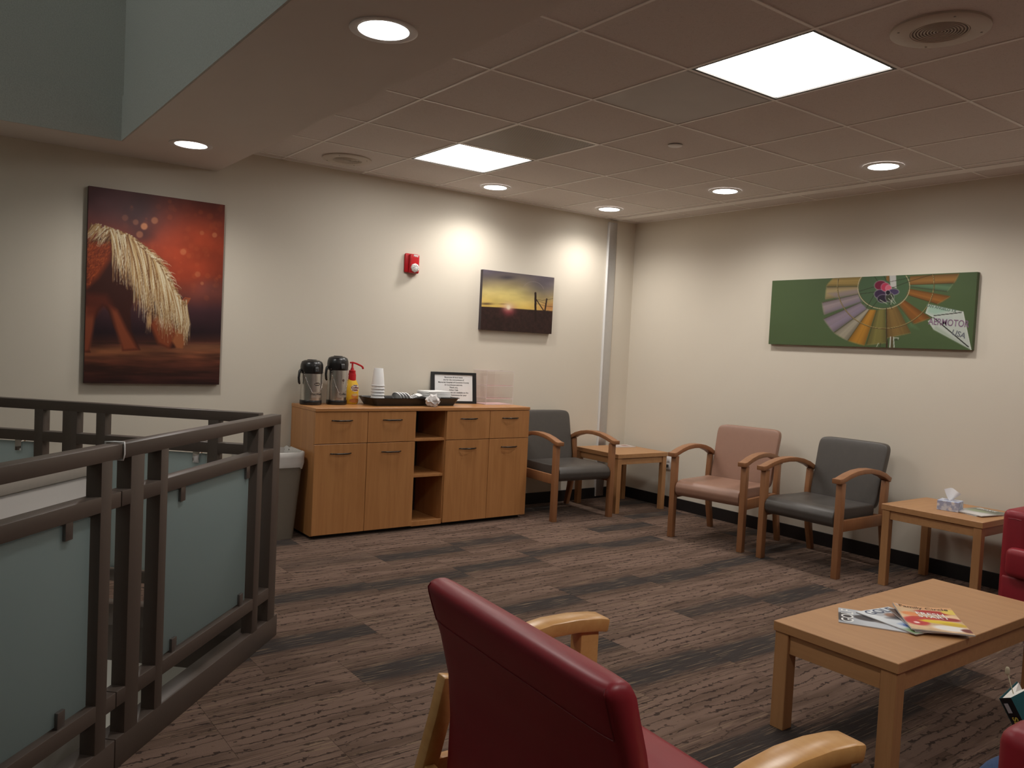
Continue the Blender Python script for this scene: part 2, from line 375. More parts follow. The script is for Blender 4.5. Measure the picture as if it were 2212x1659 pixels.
def frosted():
    g = NT('frosted_glass')
    n = g.n('ShaderNodeTexNoise', {'Vector': g.n('ShaderNodeTexCoord').outputs['Object'], 'Scale': 2.0}).outputs[0]
    c1 = g.mix(n, rgba((.20,.255,.255)), rgba((.225,.28,.28)))
    d = g.n('ShaderNodeBsdfDiffuse', {0: c1}).outputs[0]; t = g.n('ShaderNodeBsdfTranslucent', {0: rgba((.74,.82,.82))}).outputs[0]
    m = g.n('ShaderNodeMixShader', {0: .5, 1: d, 2: t}).outputs[0]
    gl = g.n('ShaderNodeBsdfGlossy', {0: rgba((.9,.95,.95)), 'Roughness': .35}).outputs[0]
    return g.out(g.n('ShaderNodeMixShader', {0: .06, 1: m, 2: gl}).outputs[0])
M_FROST = frosted()
def acrylic(name, tint, f=.10):
    g = NT(name); fr = g.math('ADD', .02, g.math('MULTIPLY', g.n('ShaderNodeLayerWeight', {0: .2}).outputs['Facing'], .10))
    t = g.n('ShaderNodeBsdfTransparent', {0: rgba(tint)}).outputs[0]; gl = g.n('ShaderNodeBsdfGlossy', {0: (1,1,1,1), 'Roughness': .06}).outputs[0]
    n = g.n('ShaderNodeTexNoise', {'Vector': g.n('ShaderNodeTexCoord').outputs['Object'], 'Scale': 9.0}).outputs[0]
    return g.out(g.n('ShaderNodeMixShader', {0: g.math('ADD', fr, g.math('MULTIPLY', n, f*.1)), 1: t, 2: gl}).outputs[0])
M_ACRYL = acrylic('clear_acrylic', (.985,.975,.975))
M_ACRYLEDGE = plain('acrylic_edge', (.78,.70,.70), .2)
M_PINK = plain('pink_film', (.72,.50,.50), .4)

# ------------------------------------------------------------------ room shell
CEIL = 2.60; SOF = 2.445; XL, YF = -8.6, -8.2
T = .6096
LX = [l*T - 4.075 for l in range(1, 7)]           # tee lines across the room
def struct(name, bm, mat, label=None, smooth=None):
    o = add(name, bm, mat, None, smooth); return tag(o, label, None, None, 'structure')
struct('wall_back', box(XL, .12, 0, .12, -.3, CEIL+.1), M_WALL)
struct('wall_right', box(0, .12, YF, .0, -.3, CEIL+.1), M_WALL)
struct('wall_front', box(XL, .12, YF-.12, YF, -3.4, CEIL+.1), M_WALL)
struct('wall_left', box(XL-.12, XL, YF, .12, -3.4, 3.1), M_WALL)
struct('ceiling_lightwell', box(XL-.12, -4.46, -5.3, -.32, 5.0, 5.1), plain('lightwell_lid', (.5,.5,.48), .8))  # unseen lid, added so daylight enters the well from the side
win = empty('added_window_1', (XL-.06, -2.8, 3.1), kind='structure')  # unseen clerestory, added to light the well's right wall
for yy in np.linspace(-2.44, 2.44, 6): add('mullion', box(-.03, .03, yy-.025, yy+.025, 0, 1.9, .003), plain('window_frame', (.35,.34,.32), .5), win)
for z0 in (0, 1.85): add('window_frame', box(-.03, .03, -2.46, 2.46, z0, z0+.05, .003), MATS['window_frame'], win)
struct('baseboard_back', box(-8.0, -.001, -.012, 0, 0, .10, .003), M_BASE)
struct('baseboard_right', box(-.012, 0, YF, -.012, 0, .10, .003), M_BASE)
def clear_pane():
    g = NT('window_glass'); lw = g.n('ShaderNodeLayerWeight', {0: .25}).outputs['Facing']
    t_ = g.n('ShaderNodeBsdfTransparent', {0: rgba((.93,.96,.95))}).outputs[0]; gl = g.n('ShaderNodeBsdfGlossy', {0: (1,1,1,1), 'Roughness': .03}).outputs[0]
    return g.out(g.n('ShaderNodeMixShader', {0: g.math('MULTIPLY', lw, .3), 1: t_, 2: gl}).outputs[0])
M_PANE = clear_pane()
for k in range(5): add('pane', box(-.004, .004, -2.415+.976*k, -1.489+.976*k, .05, 1.85), M_PANE, win, None)
# vertical aluminium cover strip on the back wall near the corner
tr = empty('trim_1', (-.302, 0, 0), kind='structure')
add('strip', box(-.048, .048, -.018, 0, .02, 2.572, .002), M_ALU, tr)
add('bead', box(-.058, -.049, -.024, 0, .02, 2.572, .002), M_WHITE, tr)

# stairwell opening (turned 46.5 degrees to the walls)
A1 = math.radians(46.5); D1 = Vector((math.cos(A1), math.sin(A1), 0)); N1 = Vector((D1.y, -D1.x, 0)); D2 = -N1
K0 = Vector((-4.155, -2.024, 0))
def rail_pt(s, back=0.0, z=0.0): return K0 + D1*s + D2*back + Vector((0, 0, z))
HOLE = [rail_pt(-.04, .06), rail_pt(-2.75, .06), rail_pt(-2.75, 2.35), rail_pt(-.04, 2.35)]
def clip(poly, p, n, keep_out):
    out = []; sg = 1 if keep_out else -1
    for i in range(len(poly)):
        a, b = poly[i], poly[(i+1) % len(poly)]; da = sg*(a-p).dot(n); db = sg*(b-p).dot(n)
        if da >= 0: out.append(a)
        if (da > 0 and db < 0) or (da < 0 and db > 0): out.append(a + (b-a)*(da/(da-db)))
    return out
hole_planes = []
hc = sum(HOLE, Vector())/4
for i in range(4):
    a, b = HOLE[i], HOLE[(i+1) % 4]; e = (b-a).normalized(); n = Vector((e.y, -e.x, 0))
    if (hc-a).dot(n) > 0: n = -n
    hole_planes.append((a, n))
def minus_hole(poly):
    rest = poly; res = []
    for p, n in hole_planes:
        if len(rest) < 3: break
        o = clip(rest, p, n, True); rest = clip(rest, p, n, False)
        if len(o) >= 3: res.append(o)
    return res, len(rest) >= 3
def area(poly): return abs(sum(poly[i].x*poly[(i+1)%len(poly)].y - poly[(i+1)%len(poly)].x*poly[i].y for i in range(len(poly))))/2

outer = [Vector((XL, YF, 0)), Vector((.05, YF, 0)), Vector((.05, .05, 0)), Vector((XL, .05, 0))]
bm = bmesh.new()
for poly in minus_hole(outer)[0]:
    top = [bm.verts.new((p.x, p.y, -.006)) for p in poly]; bot = [bm.verts.new((p.x, p.y, -.30)) for p in poly]
    bm.faces.new(top); bm.faces.new(bot[::-1])
floor = struct('floor', bm, plain('concrete_slab', (.10,.08,.07), .9), None)
# carpet tiles, two feet square, laid brick-fashion; each is a piece of the floor
def tile_mesh(polys, cx, cy, name='carpet_tile'):
    t = bmesh.new()
    for poly in polys:
        a = [t.verts.new((p.x-cx, p.y-cy, 0)) for p in poly]; b = [t.verts.new((p.x-cx, p.y-cy, -.0058)) for p in poly]
        t.faces.new(a); n = len(poly)
        for i in range(n): t.faces.new((a[i], b[i], b[(i+1) % n], a[(i+1) % n]))
    return to_mesh(t, name)
GAP = .0005
full = None
random.seed(5)
rowY = [0.0] + [-.60 - T*k for k in range(0, 13)]
for r in range(len(rowY)-1):
    y1, y0 = rowY[r], max(rowY[r+1], YF)
    if y1 <= YF: break
    base = -3.74 if r % 2 == 1 else -3.435
    k0 = math.floor((XL-base)/T)
    for k in range(k0, k0+17):
        x0, x1 = base+k*T, base+(k+1)*T
        if x1 <= XL+.01 or x0 >= -.01: continue
        X0, X1 = max(x0, XL), min(x1, 0.0); cx, cy = (x0+x1)/2, (rowY[r] - T/2 if r else -.60+T/2)
        rect = [Vector((X0+GAP, y0+GAP, 0)), Vector((X1-GAP, y0+GAP, 0)), Vector((X1-GAP, y1-GAP, 0)), Vector((X0+GAP, y1-GAP, 0))]
        ps, hit = minus_hole(rect); ps = [p for p in ps if area(p) > 1e-4]
        if not ps: continue
        whole = (not hit) and X1-X0 > T-.001 and y1-y0 > T-.001
        if whole:
            if full is None: full = tile_mesh([rect], cx, cy); full.materials.append(M_CARPET)
            me = full
        else: me = tile_mesh(ps if hit else [rect], cx, cy); me.materials.append(M_CARPET)
        o = link('carpet_tile', me, floor); o.location = (cx, cy, 0)

# stair shaft under the opening
def wall_between(name, a, b, z0, z1, th, mat, inward=None):
    a, b = Vector(a), Vector(b); e = (b-a).normalized(); n = Vector((e.y, -e.x, 0))
    t = bmesh.new(); v = []
    for z in (z0, z1):
        for p in (a, b, b+n*th, a+n*th): v.append(t.verts.new((p.x, p.y, z)))
    for f in ((0,1,2,3),(7,6,5,4),(0,4,5,1),(1,5,6,2),(2,6,7,3),(3,7,4,0)): t.faces.new([v[i] for i in f])
    return struct(name, t, mat)
M_STAIRWALL = plain('stairwell_white', (.72,.71,.67), .8, var=.02)
nm = ['front', 'left', 'rear', 'right']
for i in range(4):
    a, b = HOLE[i], HOLE[(i+1) % 4]
    wall_between('wall_stairwell_'+nm[i], a, b, -3.4, -.18, -.10 if (hc-a).dot(Vector(((b-a).y, -(b-a).x, 0))) > 0 else .10, M_STAIRWALL)
    wall_between('trim_%d' % (i+2), a, b, -.18, .0, -.012 if (hc-a).dot(Vector(((b-a).y, -(b-a).x, 0))) > 0 else .012, M_GRAYMETAL)
struct('floor_lower', prism(HOLE, lambda p: (p.x, p.y, -3.4), (0, 0, -.1)), plain('lower_landing', (.5,.46,.40), .6))
lp_ = (HOLE[1]+HOLE[2])/2 + D1*.06
sl = empty('added_stair_lamp', (lp_.x, lp_.y, -2.1), A1, 'added white lamp, out of view, brightening the stairwell', 'wall lamp')  # added lamp, out of view, brightens the white stairwell wall
add('wall_plate', box(-.055, -.04, -.11, .11, -.16, .16, .006), M_WHITE, sl)
add('shade', box(-.04, .04, -.09, .09, -.14, .14, .03, 4), emis('added_lamp_glow', (1, .96, .90), 80.0), sl)
add('light_baffle', box(-.05, .25, -.22, .22, .15, .165, .004), M_WHITE, sl)  # added plate, keeps the lamp's upward spill off the soffit
# solid plaster guard between the stair flights
t = bmesh.new()
ga, gb = rail_pt(-.37, .64), rail_pt(-2.5, .64)
hw = empty('wall_stair_guard', (ga.x, ga.y, 0), kind='structure')
def rel(p): return Vector(p) - hw.location
def slab_between(a, b, back, th, z0, z1, bev=.004):
    c = [rail_pt(a, back), rail_pt(b, back), rail_pt(b, back+th), rail_pt(a, back+th)]
    return prism(c, lambda p: rel((p.x, p.y, z0)), (0, 0, z1-z0), None, bev)
add('plaster', slab_between(-.37, -2.5, .64, .12, -3.3, .765), plain('stair_guard_plaster', (.62,.58,.545), .8, var=.03, scale=4), hw)
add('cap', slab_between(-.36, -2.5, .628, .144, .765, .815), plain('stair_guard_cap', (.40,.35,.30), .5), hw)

# ------------------------------------------------------------------ ceiling: tee grid with lay-in tiles
ceil = empty('ceiling', (-2, -4, CEIL), kind='structure')
CO = ceil.location
def cadd(name, bm, mat): 
    o = add(name, bm, mat, ceil, None); return o
xs = [-3.90] + LX + [-.335]
ys = [0.0] + [-.105 - T*k for k in range(0, 14)]
special = {(3, 1+1): 'panel', (3, 5+1): 'panel', (3, 9+1): 'panel', (3, 2+1): 'vent', (3, 4+1): 'blank'}
def tile_shape(w, d):
    return box(-w/2+.006, w/2-.006, -d/2+.006, d/2-.006, .004, .016)
tmesh = {}
def ctile(x0, x1, y0, y1):
    w, d = round(x1-x0, 4), round(y1-y0, 4)
    if w < .03 or d < .03: return
    if (w, d) not in tmesh:
        m = to_mesh(tile_shape(w, d), 'ceiling_tile'); m.materials.append(M_TILE); tmesh[(w, d)] = m
    o = link('ceiling_tile', tmesh[(w, d)], ceil); o.location = Vector(((x0+x1)/2, (y0+y1)/2, CEIL)) - CO
for i in range(len(xs)-1):
    for j in range(len(ys)-1):
        if ys[j] <= YF: continue
        if (i, j) in special and 1 <= i <= 5: pass
        if (i-1, j) in [(1, 2), (1, 6), (1, 10), (1, 3), (1, 5)]: continue
        ctile(xs[i], xs[i+1], max(ys[j+1], YF), ys[j])
for j in range(len(ys)-1): 
    if ys[j] > YF: ctile(-.235, -.004, max(ys[j+1], YF), ys[j])
tee_w = .0075
def tee(x0, x1, y0, y1, name='tee_bar'):
    cx, cy = (x0+x1)/2, (y0+y1)/2
    b = box(x0-cx, x1-cx, y0-cy, y1-cy, 0, .012, .001, 1)
    o = cadd(name, b, M_GRID); o.location = Vector((cx, cy, CEIL)) - CO
for x in LX: tee(x-tee_w, x+tee_w, YF, -.0)
for y in ys[1:]:
    if y < YF: continue
    seg = [-3.90] + LX + [-.335]
    for a, b in zip(seg[:-1], seg[1:]): tee(a+(tee_w if a in LX else 0), b-(tee_w if b in LX else 0), y-tee_w, y+tee_w)
    tee(-.235, -.012, y-tee_w, y+tee_w)
tee(-.335, -.235, YF, 0, 'perimeter_band')
tee(-.014, 0, YF, 0, 'wall_angle'); tee(-3.90, -.014, -.014, 0, 'wall_angle')
struct('ceiling_deck', box(XL, .12, YF-.12, .12, CEIL+.10, CEIL+.14), M_SOFFIT)
# make the deck open over the light well
bpy.data.objects.remove(bpy.data.objects['ceiling_deck'])
struct('ceiling_deck', box(-4.50, .12, YF-.12, .12, CEIL+.10, CEIL+.14), M_SOFFIT)
# plain plaster soffit round the light well
sof = empty('ceiling_soffit', (-4.2, -2, SOF), kind='structure')
def sadd(name, bm, mat):
    for v in bm.verts: v.co -= sof.location
    return add(name, bm, mat, sof, None)
sadd('soffit_band', box(-4.56, -3.90, YF, 0, SOF, CEIL+.10), M_SOFFIT)
sadd('soffit_band', box(XL, -4.56, -.42, 0, SOF, CEIL+.10), M_SOFFIT)
sadd('soffit_band', box(XL, -4.56, YF, -5.2, SOF, CEIL+.10), M_SOFFIT)
struct('wall_lightwell_right', box(-4.56, -4.46, -5.3, -.32, CEIL+.10, 5.0), M_WELL)
struct('wall_lightwell_back', box(XL, -4.56, -.42, -.32, CEIL+.10, 5.0), M_WELL)
struct('wall_lightwell_front', box(XL, -4.56, -5.3, -5.2, CEIL+.10, 5.0), M_WELL)
# faces of the well below deck level share the well's paint
sadd('soffit_fascia', box(-4.568, -4.56, -5.2, -.42, SOF+.001, CEIL+.10), M_WELL)
sadd('soffit_fascia', box(XL, -4.568, -.428, -.42, SOF+.001, CEIL+.10), M_WELL)

# ------------------------------------------------------------------ ceiling fittings
def panel_light(x, y, label):
    r = empty('light_panel', (x, y, CEIL), 0, label, 'ceiling light', 'square fluorescent light panels')
    h = T/2 - tee_w
    fr = bmesh.new()
    for a in ((-h, h, -h, -h+.014), (-h, h, h-.014, h), (-h, -h+.014, -h+.014, h-.014), (h-.014, h, -h+.014, h-.014)):
        fr = box(a[0], a[1], a[2], a[3], .001, .022, 0, 1, fr)
    add('frame', fr, plain('panel_frame', (.05,.045,.04), .5), r, None)
    add('diffuser', box(-h+.014, h-.014, -h+.014, h-.014, .008, .014), M_PANEL, r, None)
    return r
cxp = (LX[1]+LX[2])/2
panel_light(cxp, (ys[2]+ys[3])/2, 'smaller-looking bright square light panel in the ceiling beside the perforated vent')
panel_light(cxp, (ys[6]+ys[7])/2, 'large bright square light panel in the ceiling near the round white speaker')
panel_light(cxp, (ys[10]+ys[11])/2, 'bright square light panel in the ceiling above the camera')
def downlight(x, y, z, label):
    r = empty('downlight', (x, y, z), 0, label, 'ceiling light', 'round recessed downlights')
    add('trim_ring', lathe([(.088, -.001), (.088, -.004), (.108, -.007), (.118, -.004), (.118, .002)], 40), M_WHITE, r, 40)
    add('lens', lathe([(0, -.0045), (.05, -.004), (.089, -.002)], 40), M_LENS, r, 60)
    ld = bpy.data.lights.new('bulb', 'SPOT'); ld.energy = SPOT_W; ld.color = WARM; ld.spot_size = math.radians(160); ld.spot_blend = 1.0; ld.shadow_soft_size = .07
    b = link('bulb', ld, r); b.location = (0, 0, -.09)
    return r
downlight(-1.913, -.385, CEIL, 'round downlight in the tiles over the sunset picture, left of the corner one')
downlight(-.71, -.385, CEIL, 'round downlight closest to the room corner and metal wall strip')
downlight(-.71, -1.625, CEIL, 'round downlight over the tan chair along the right wall')
downlight(-.71, -2.84, CEIL, 'round downlight over the windmill picture on the right wall')
downlight(-.71, -4.06, CEIL, 'round downlight over the red armchair by the right wall')
downlight(-4.245, -.664, SOF, 'round downlight in the plaster soffit above the horse picture')
downlight(-4.225, -2.997, SOF, 'large round downlight in the plaster soffit at the top of the view')
downlight(-4.225, -5.33, SOF, 'round downlight in the plaster soffit above the camera')
M_SPK = plain('speaker_white', (.60,.54,.47), .5, var=.02)
def speaker(x, y, label, back=None):
    r = empty('ceiling_speaker', (x, y, CEIL), 0, label, 'speaker', 'round ceiling speakers')
    add('rim', lathe([(.098, -.006), (.100, -.009), (.155, -.009), (.166, -.004), (.166, .004)], 48), M_SPK, r, 40)
    add('backplate', lathe([(0, -.002), (.099, -.002)], 32), back or plain('speaker_mesh_dark', (.30,.265,.23), .7), r, None)
    for k in range(9):
        rr = .008 + k*.0108
        add('grille_ring', tube([(rr*math.cos(2*math.pi*a/36), rr*math.sin(2*math.pi*a/36), -.0055) for a in range(36)], .0028, 5, None, True), M_SPK, r, 60)
    for k in range(4):
        a = math.pi/4 + k*math.pi/2
        add('screw', lathe([(0, -.011), (.004, -.0105), (.0045, -.008)], 10, None, .142*math.cos(a), .142*math.sin(a)), plain('screw_gray', (.25,.22,.19), .4, .5), r, 60)
    return r
speaker(-2.53, -4.06, 'round white ceiling speaker with a ringed grille next to the large light panel')
speaker(-3.145, -.37, 'round ceiling speaker in the tile near the back wall, beside the soffit', M_SPK)
sp = empty('sprinkler_cover', (-1.94, -2.25, CEIL), 0, 'small round white sprinkler cover plate in a ceiling tile', 'sprinkler')
add('cover_disc', lathe([(0, -.007), (.036, -.006), (.042, -.003), (.042, -.001)], 32), M_WHITE, sp)
add('stem', lathe([(.016, -.001), (.016, .006)], 16), M_WHITE, sp)
# perforated return vent
vt = empty('air_vent', (cxp, (ys[3]+ys[4])/2, CEIL), 0, 'perforated metal return air vent in the ceiling beside a light panel', 'vent')
h = T/2 - tee_w
def perforated():
    g = NT('perforated_sheet'); tc = g.n('ShaderNodeTexCoord').outputs['Object']
    mp = g.n('ShaderNodeMapping', {'Vector': tc, 'Scale': (105, 105, 1), 'Rotation': (0, 0, math.pi/4)}).outputs[0]
    fr = g.n('ShaderNodeVectorMath', {0: mp}, operation='FRACTION').outputs[0]
    d = g.n('ShaderNodeVectorMath', {0: fr, 1: (.5, .5, 0)}, operation='SUBTRACT').outputs[0]
    sx = g.n('ShaderNodeSeparateXYZ', {0: d}); ln = g.math('SQRT', g.math('ADD', g.math('MULTIPLY', sx.outputs[0], sx.outputs[0]), g.math('MULTIPLY', sx.outputs[1], sx.outputs[1])))
    hole = g.math('SUBTRACT', 1.0, g.ramp(ln, .26, .34))
    c = g.mix(hole, rgba((.50,.45,.40)), rgba((.02,.017,.015)))
    return g.out(g.n('ShaderNodeBsdfPrincipled', {'Base Color': c, 'Roughness': .5, 'Specular IOR Level': .2}).outputs[0])
add('perforated_face', box(-h, h, -h, h, .002, .006), perforated(), vt, None)
add('frame', merge(box(-h, h, -h, -h+.01, 0, .008), merge(box(-h, h, h-.01, h, 0, .008), merge(box(-h, -h+.01, -h+.01, h-.01, 0, .008), box(h-.01, h, -h+.01, h-.01, 0, .008)))), M_GRID, vt, None)
bp = empty('access_panel', (cxp, (ys[5]+ys[6])/2, CEIL), 0, 'smooth grey blank panel in the ceiling beside the large light panel', 'ceiling panel')
add('sheet', box(-h, h, -h, h, .003, .009, .001, 1), plain('grey_panel', (.50,.475,.455), .5, var=.08, scale=5), bp, None)
add('lip', box(-h, h, -h, -h+.012, .0, .004), plain('grey_panel_lip', (.30,.28,.265), .5), bp, None)

# ------------------------------------------------------------------ stair railings
def railing(name, P, D, B, posts, span, glass, clips, label, group='grey metal stair railing sections', base=True, clipmat=None):
    """P origin, D direction along, B direction of depth (away from viewer side)"""
    r = empty(name, P, 0, label, 'railing', group)
    def bar(nm, s0, s1, z0, z1, d0=0.0, d1=.05, mat=M_GRAYMETAL, par=r, bev=.0025):
        c = [D*s0 + B*d0, D*s1 + B*d0, D*s1 + B*d1, D*s0 + B*d1]
        return add(nm, prism(c, lambda p: (p.x, p.y, z0), (0, 0, z1-z0), None, bev), mat, par)
    a, b = span
    bar('top_rail', a, b, .975, 1.02)
    bar('upper_rail', a, b, .827, .875, .0004, .0496); bar('lower_rail', a, b, .199, .249, .0004, .0496)
    if base: bar('base_curb', a - (0 if a < -.2 else 0), b+.034 if b > -.2 else b, 0, .0985, 0, .075)
    for s0, s1 in posts: bar('post', min(s0, s1), max(s0, s1), .004, .98, .0002, .0498)
    for g0, g1 in glass:
        gl = bar('glass_panel', g0, g1, .256, .818, .018, .028, M_FROST, r, .001)
    for s, top in clips:
        z0, z1 = (.775, .83) if top else (.247, .297)
        c = bar('glass_clip', s-.016, s+.016, z0, z1, .008, .038, clipmat or M_CHROME, r, .002)
    return r
O1 = K0
M_CLIP = plain('clip_steel', (.20,.18,.17), .3, .8)
railing('guard_railing', O1, D1, D2, [(-.034,-.109), (-.213,-.268), (-.966,-1.012), (-1.108,-1.181)], (-1.225,-.034), [(-.31,-.945)], [(-.335,True),(-.85,True),(-.36,False),(-.88,False)],
        'grey metal stair railing section with frosted glass, reaching the corner post by the waste bin', clipmat=M_CLIP)
railing('guard_railing', O1, D1, D2, [(-1.276,-1.329), (-2.03,-2.08), (-2.17,-2.245)], (-2.245,-1.229), [(-1.35,-2.01)], [(-1.455,True),(-1.47,False),(-1.9,True),(-1.9,False)],
        'grey metal stair railing section nearest the viewer at the left edge', clipmat=M_CLIP)
railing('guard_railing', O1 - D1*.0, D2, -D1, [(.10,.17), (.29,.34), (.841,.886), (.982,1.054), (1.152,1.196), (1.86,1.91), (2.05,2.12)], (.10,2.12), [(.355,.825), (1.215,1.84)], [(.40,True),(.72,True),(1.285,True),(.40,False),(.75,False),(1.30,False)],
        'grey metal stair railing section behind, below the horse picture', base=True)
tie = empty('cable_tie', rail_pt(-1.227, 0, .99), 0, 'white cord looped round the joint of the stair railing', 'cord')
lp = []
for q in ((-.004, -.006, .036), (-.004, .025, .036), (-.004, .056, .034), (-.004, .056, -.005), (-.004, .056, -.018), (-.004, -.004, -.018), (-.004, -.007, .0), (-.004, -.0065, .026)): lp.append(D1*q[0] + D2*q[1] + Vector((0, 0, q[2])))
add('loop', tube(lp, .0028, 6, None, True), M_WHITE, tie, 60)

# ------------------------------------------------------------------ pictures on the walls
def canvas(name, w, h, art, O, u, n, label, depth=.035, edge=None):
    """O = top-left of the print; u = direction right; n = out of the wall"""
    r = empty(name, O, 0, label, 'picture', 'canvas pictures on the walls')
    u, n, dn = Vector(u), Vector(n), Vector((0, 0, -1))
    c = [Vector((0,0,0)), u*w, u*w + dn*h, dn*h]
    add('stretcher', prism(c, lambda p: p - n*.0005, -n*(depth-.002)), edge, r, None)
    add_mesh('print', art.mesh('print', lambda x, y: u*x + dn*y + n*.0004, M_PRINT), r)
    return r
def add_mesh(name, me, parent): return link(name, me, parent)

# horse (coordinates read off the photograph's crop, mapped to the canvas)
rs = np.random.RandomState(3)
hA = Art(.815, 1.20, [(385,70),(1352,210),(1290,1492),(330,1480)], 250, 368)
y = hA.cy; x = hA.cx
nz = hA.noise(5, 7, 1, 4); nz2 = hA.noise(9, 12, 2, 3)
stops = [(60,(104,66,66)),(330,(128,62,54)),(520,(160,62,38)),(720,(150,58,36)),(860,(112,58,50)),(960,(70,40,46)),(1120,(38,20,26)),(1180,(66,34,28)),(1260,(120,70,46)),(1340,(88,46,32)),(1500,(48,22,20))]
sy = np.array([s[0] for s in stops]); 
for ch in range(3): hA.a[..., ch] = np.interp(y, sy, [s[1][ch] for s in stops])
hA.glow(1130, 480, 330, 260, (196,74,38), .75); hA.glow(480, 180, 260, 160, (96,70,78), .6); hA.glow(740, 270, 130, 130, (70,48,54), .7); hA.glow(760, 420, 90, 60, (62,36,40), .6)
hA.glow(1250, 800, 120, 60, (140,84,80), .5)
hA.a *= (0.80 + .40*nz)[..., None]
for k in range(90):
    bx, by = rs.uniform(640, 1330), rs.uniform(180, 900); rr = rs.uniform(8, 24); hA.ell(bx, by, rr, rr, (220,110,60), rs.uniform(.05, .22), .5)
for bx, by, rr, al in ((775,362,24,.8),(850,320,24,.55),(715,332,20,.35),(742,420,24,.45),(1275,425,18,.5),(640,300,22,.25),(1050,545,22,.4),(1150,705,20,.35),(1185,410,16,.35),(1180,770,12,.4)): hA.ell(bx, by, rr, rr, (240,160,110), al, .4)
gr = (y > 1190)
hA.a = np.where(gr[..., None], hA.a*(.55+.95*hA.noise(4, 60, 9, 3))[..., None], hA.a)
hA.glow(1180, 1225, 260, 30, (176,120,80), .5); hA.glow(560, 1250, 220, 30, (170,108,66), .5)
body = [(340,470),(460,440),(560,430),(680,470),(800,560),(960,760),(1040,880),(1060,960),(1040,1220),(940,1235),(850,1195),(800,1060),(770,930),(735,880),(690,900),(668,960),(672,1100),(735,1245),(606,1252),(600,1180),(545,1080),(512,970),(480,930),(440,965),(415,1040),(385,1130),(372,1240),(380,1262),(330,1262)]
hA.poly(body, (62,26,18), 1, 6)
hA.poly([(340,930),(420,940),(400,1110),(370,1250),(330,1260)], (150,74,46), .9, 14); hA.poly([(520,930),(575,960),(640,1100),(720,1240),(610,1250),(560,1080)], (158,78,46), .85, 16)
hA.poly([(350,840),(500,850),(560,960),(470,930),(420,1000),(345,1000)], (104,42,26), .8, 25)
hA.poly([(375,465),(545,480),(530,600),(440,730),(358,800)], (150,62,28), .95, 22)
for k in range(420):
    px_, py_ = rs.uniform(362, 540), rs.uniform(470, 790)
    if py_ > 800-(px_-360)*1.4: continue
    L = rs.uniform(12, 30); an = rs.uniform(1.7, 2.8); c = ((206,100,48),(96,36,20),(178,78,36))[rs.randint(3)]
    hA.line([(px_, py_), (px_+L*math.cos(an), py_+L*math.sin(an))], 5, 2, c, .6, 3)
hA.poly([(850,1000),(960,1030),(1000,1120),(940,1235),(860,1195),(805,1060)], (150,72,40), .95, 16)
hA.poly([(1010,900),(1070,880),(1095,876),(1070,925),(1060,1000),(1052,1200),(1035,1235),(990,1232),(960,1180),(1010,1080),(1030,980)], (176,104,62), .95, 8)
hA.ell(1035, 1025, 9, 12, (30,14,10), .9, .4)
def mane(xa, xb, n, f_end, wid, cols, curve):
    rx = [375,430,480,530,580,640,700,760,820,880,920,960,1000,1030]; ry = [340,345,355,372,392,412,445,495,552,612,680,760,840,885]
    for k in range(n):
        a = rs.uniform(xa, xb); b = np.interp(a, rx, ry) + rs.uniform(-6, 30); ex, ey = f_end(a, b)
        mx, my = (a+ex)/2 + curve + rs.uniform(-14, 14), (b+ey)/2 - rs.uniform(0, 30); c = cols[rs.randint(len(cols))]
        p = [(a*(1-t)**2 + 2*mx*t*(1-t) + ex*t*t, b*(1-t)**2 + 2*my*t*(1-t) + ey*t*t) for t in np.linspace(0, 1, 6)]
        hA.line(p, wid, 1.5, c, rs.uniform(.55, .95), 2.5)
CR = [(250,238,206),(232,212,172),(206,172,120),(176,132,82),(120,78,44)]
mane(385, 560, 110, lambda a, b: (a - rs.uniform(20, 110), b + rs.uniform(60, 130)), 9, CR, 20)
mane(530, 700, 170, lambda a, b: (a + rs.uniform(-10, 70), b + rs.uniform(180, 400)), 10, CR, 14)
mane(650, 900, 330, lambda a, b: (a + rs.uniform(10, 110), b + rs.uniform(280, 560)), 12, CR, 22)
mane(800, 1030, 330, lambda a, b: (min(1030, a + rs.uniform(10, 120)), min(1130, b + rs.uniform(180, 480))), 12, CR, 16)
mane(700, 1000, 120, lambda a, b: (a + rs.uniform(25, 70), b + rs.uniform(10, 50)), 5, CR, 4)
for k in range(70):
    a, b = rs.uniform(1030, 1070), rs.uniform(890, 960); hA.line([(a, b), (a+rs.uniform(5, 25), b+110), (a+rs.uniform(-15, 20), b+rs.uniform(180, 270))], 7, 1.5, CR[rs.randint(5)], .7, 2.5)
for k in range(40):
    a, b = rs.uniform(785, 815), rs.uniform(960, 1050); hA.line([(a, b), (a+rs.uniform(-15, 10), b+rs.uniform(50, 110))], 5, 1, (210,170,120), .5, 3)
hA.line([(1040,890),(1060,872),(1094,878),(1068,918)], 6, 4, (190,96,54), .9, 3)
hA.gain = .88
canvas('canvas_picture', .815, 1.20, hA, (-4.668, -.035, 2.226), (1,0,0), (0,-1,0), 'tall canvas picture of a grazing horse with a cream mane against red', edge=plain('horse_canvas_edge', (.06,.02,.02), .7))

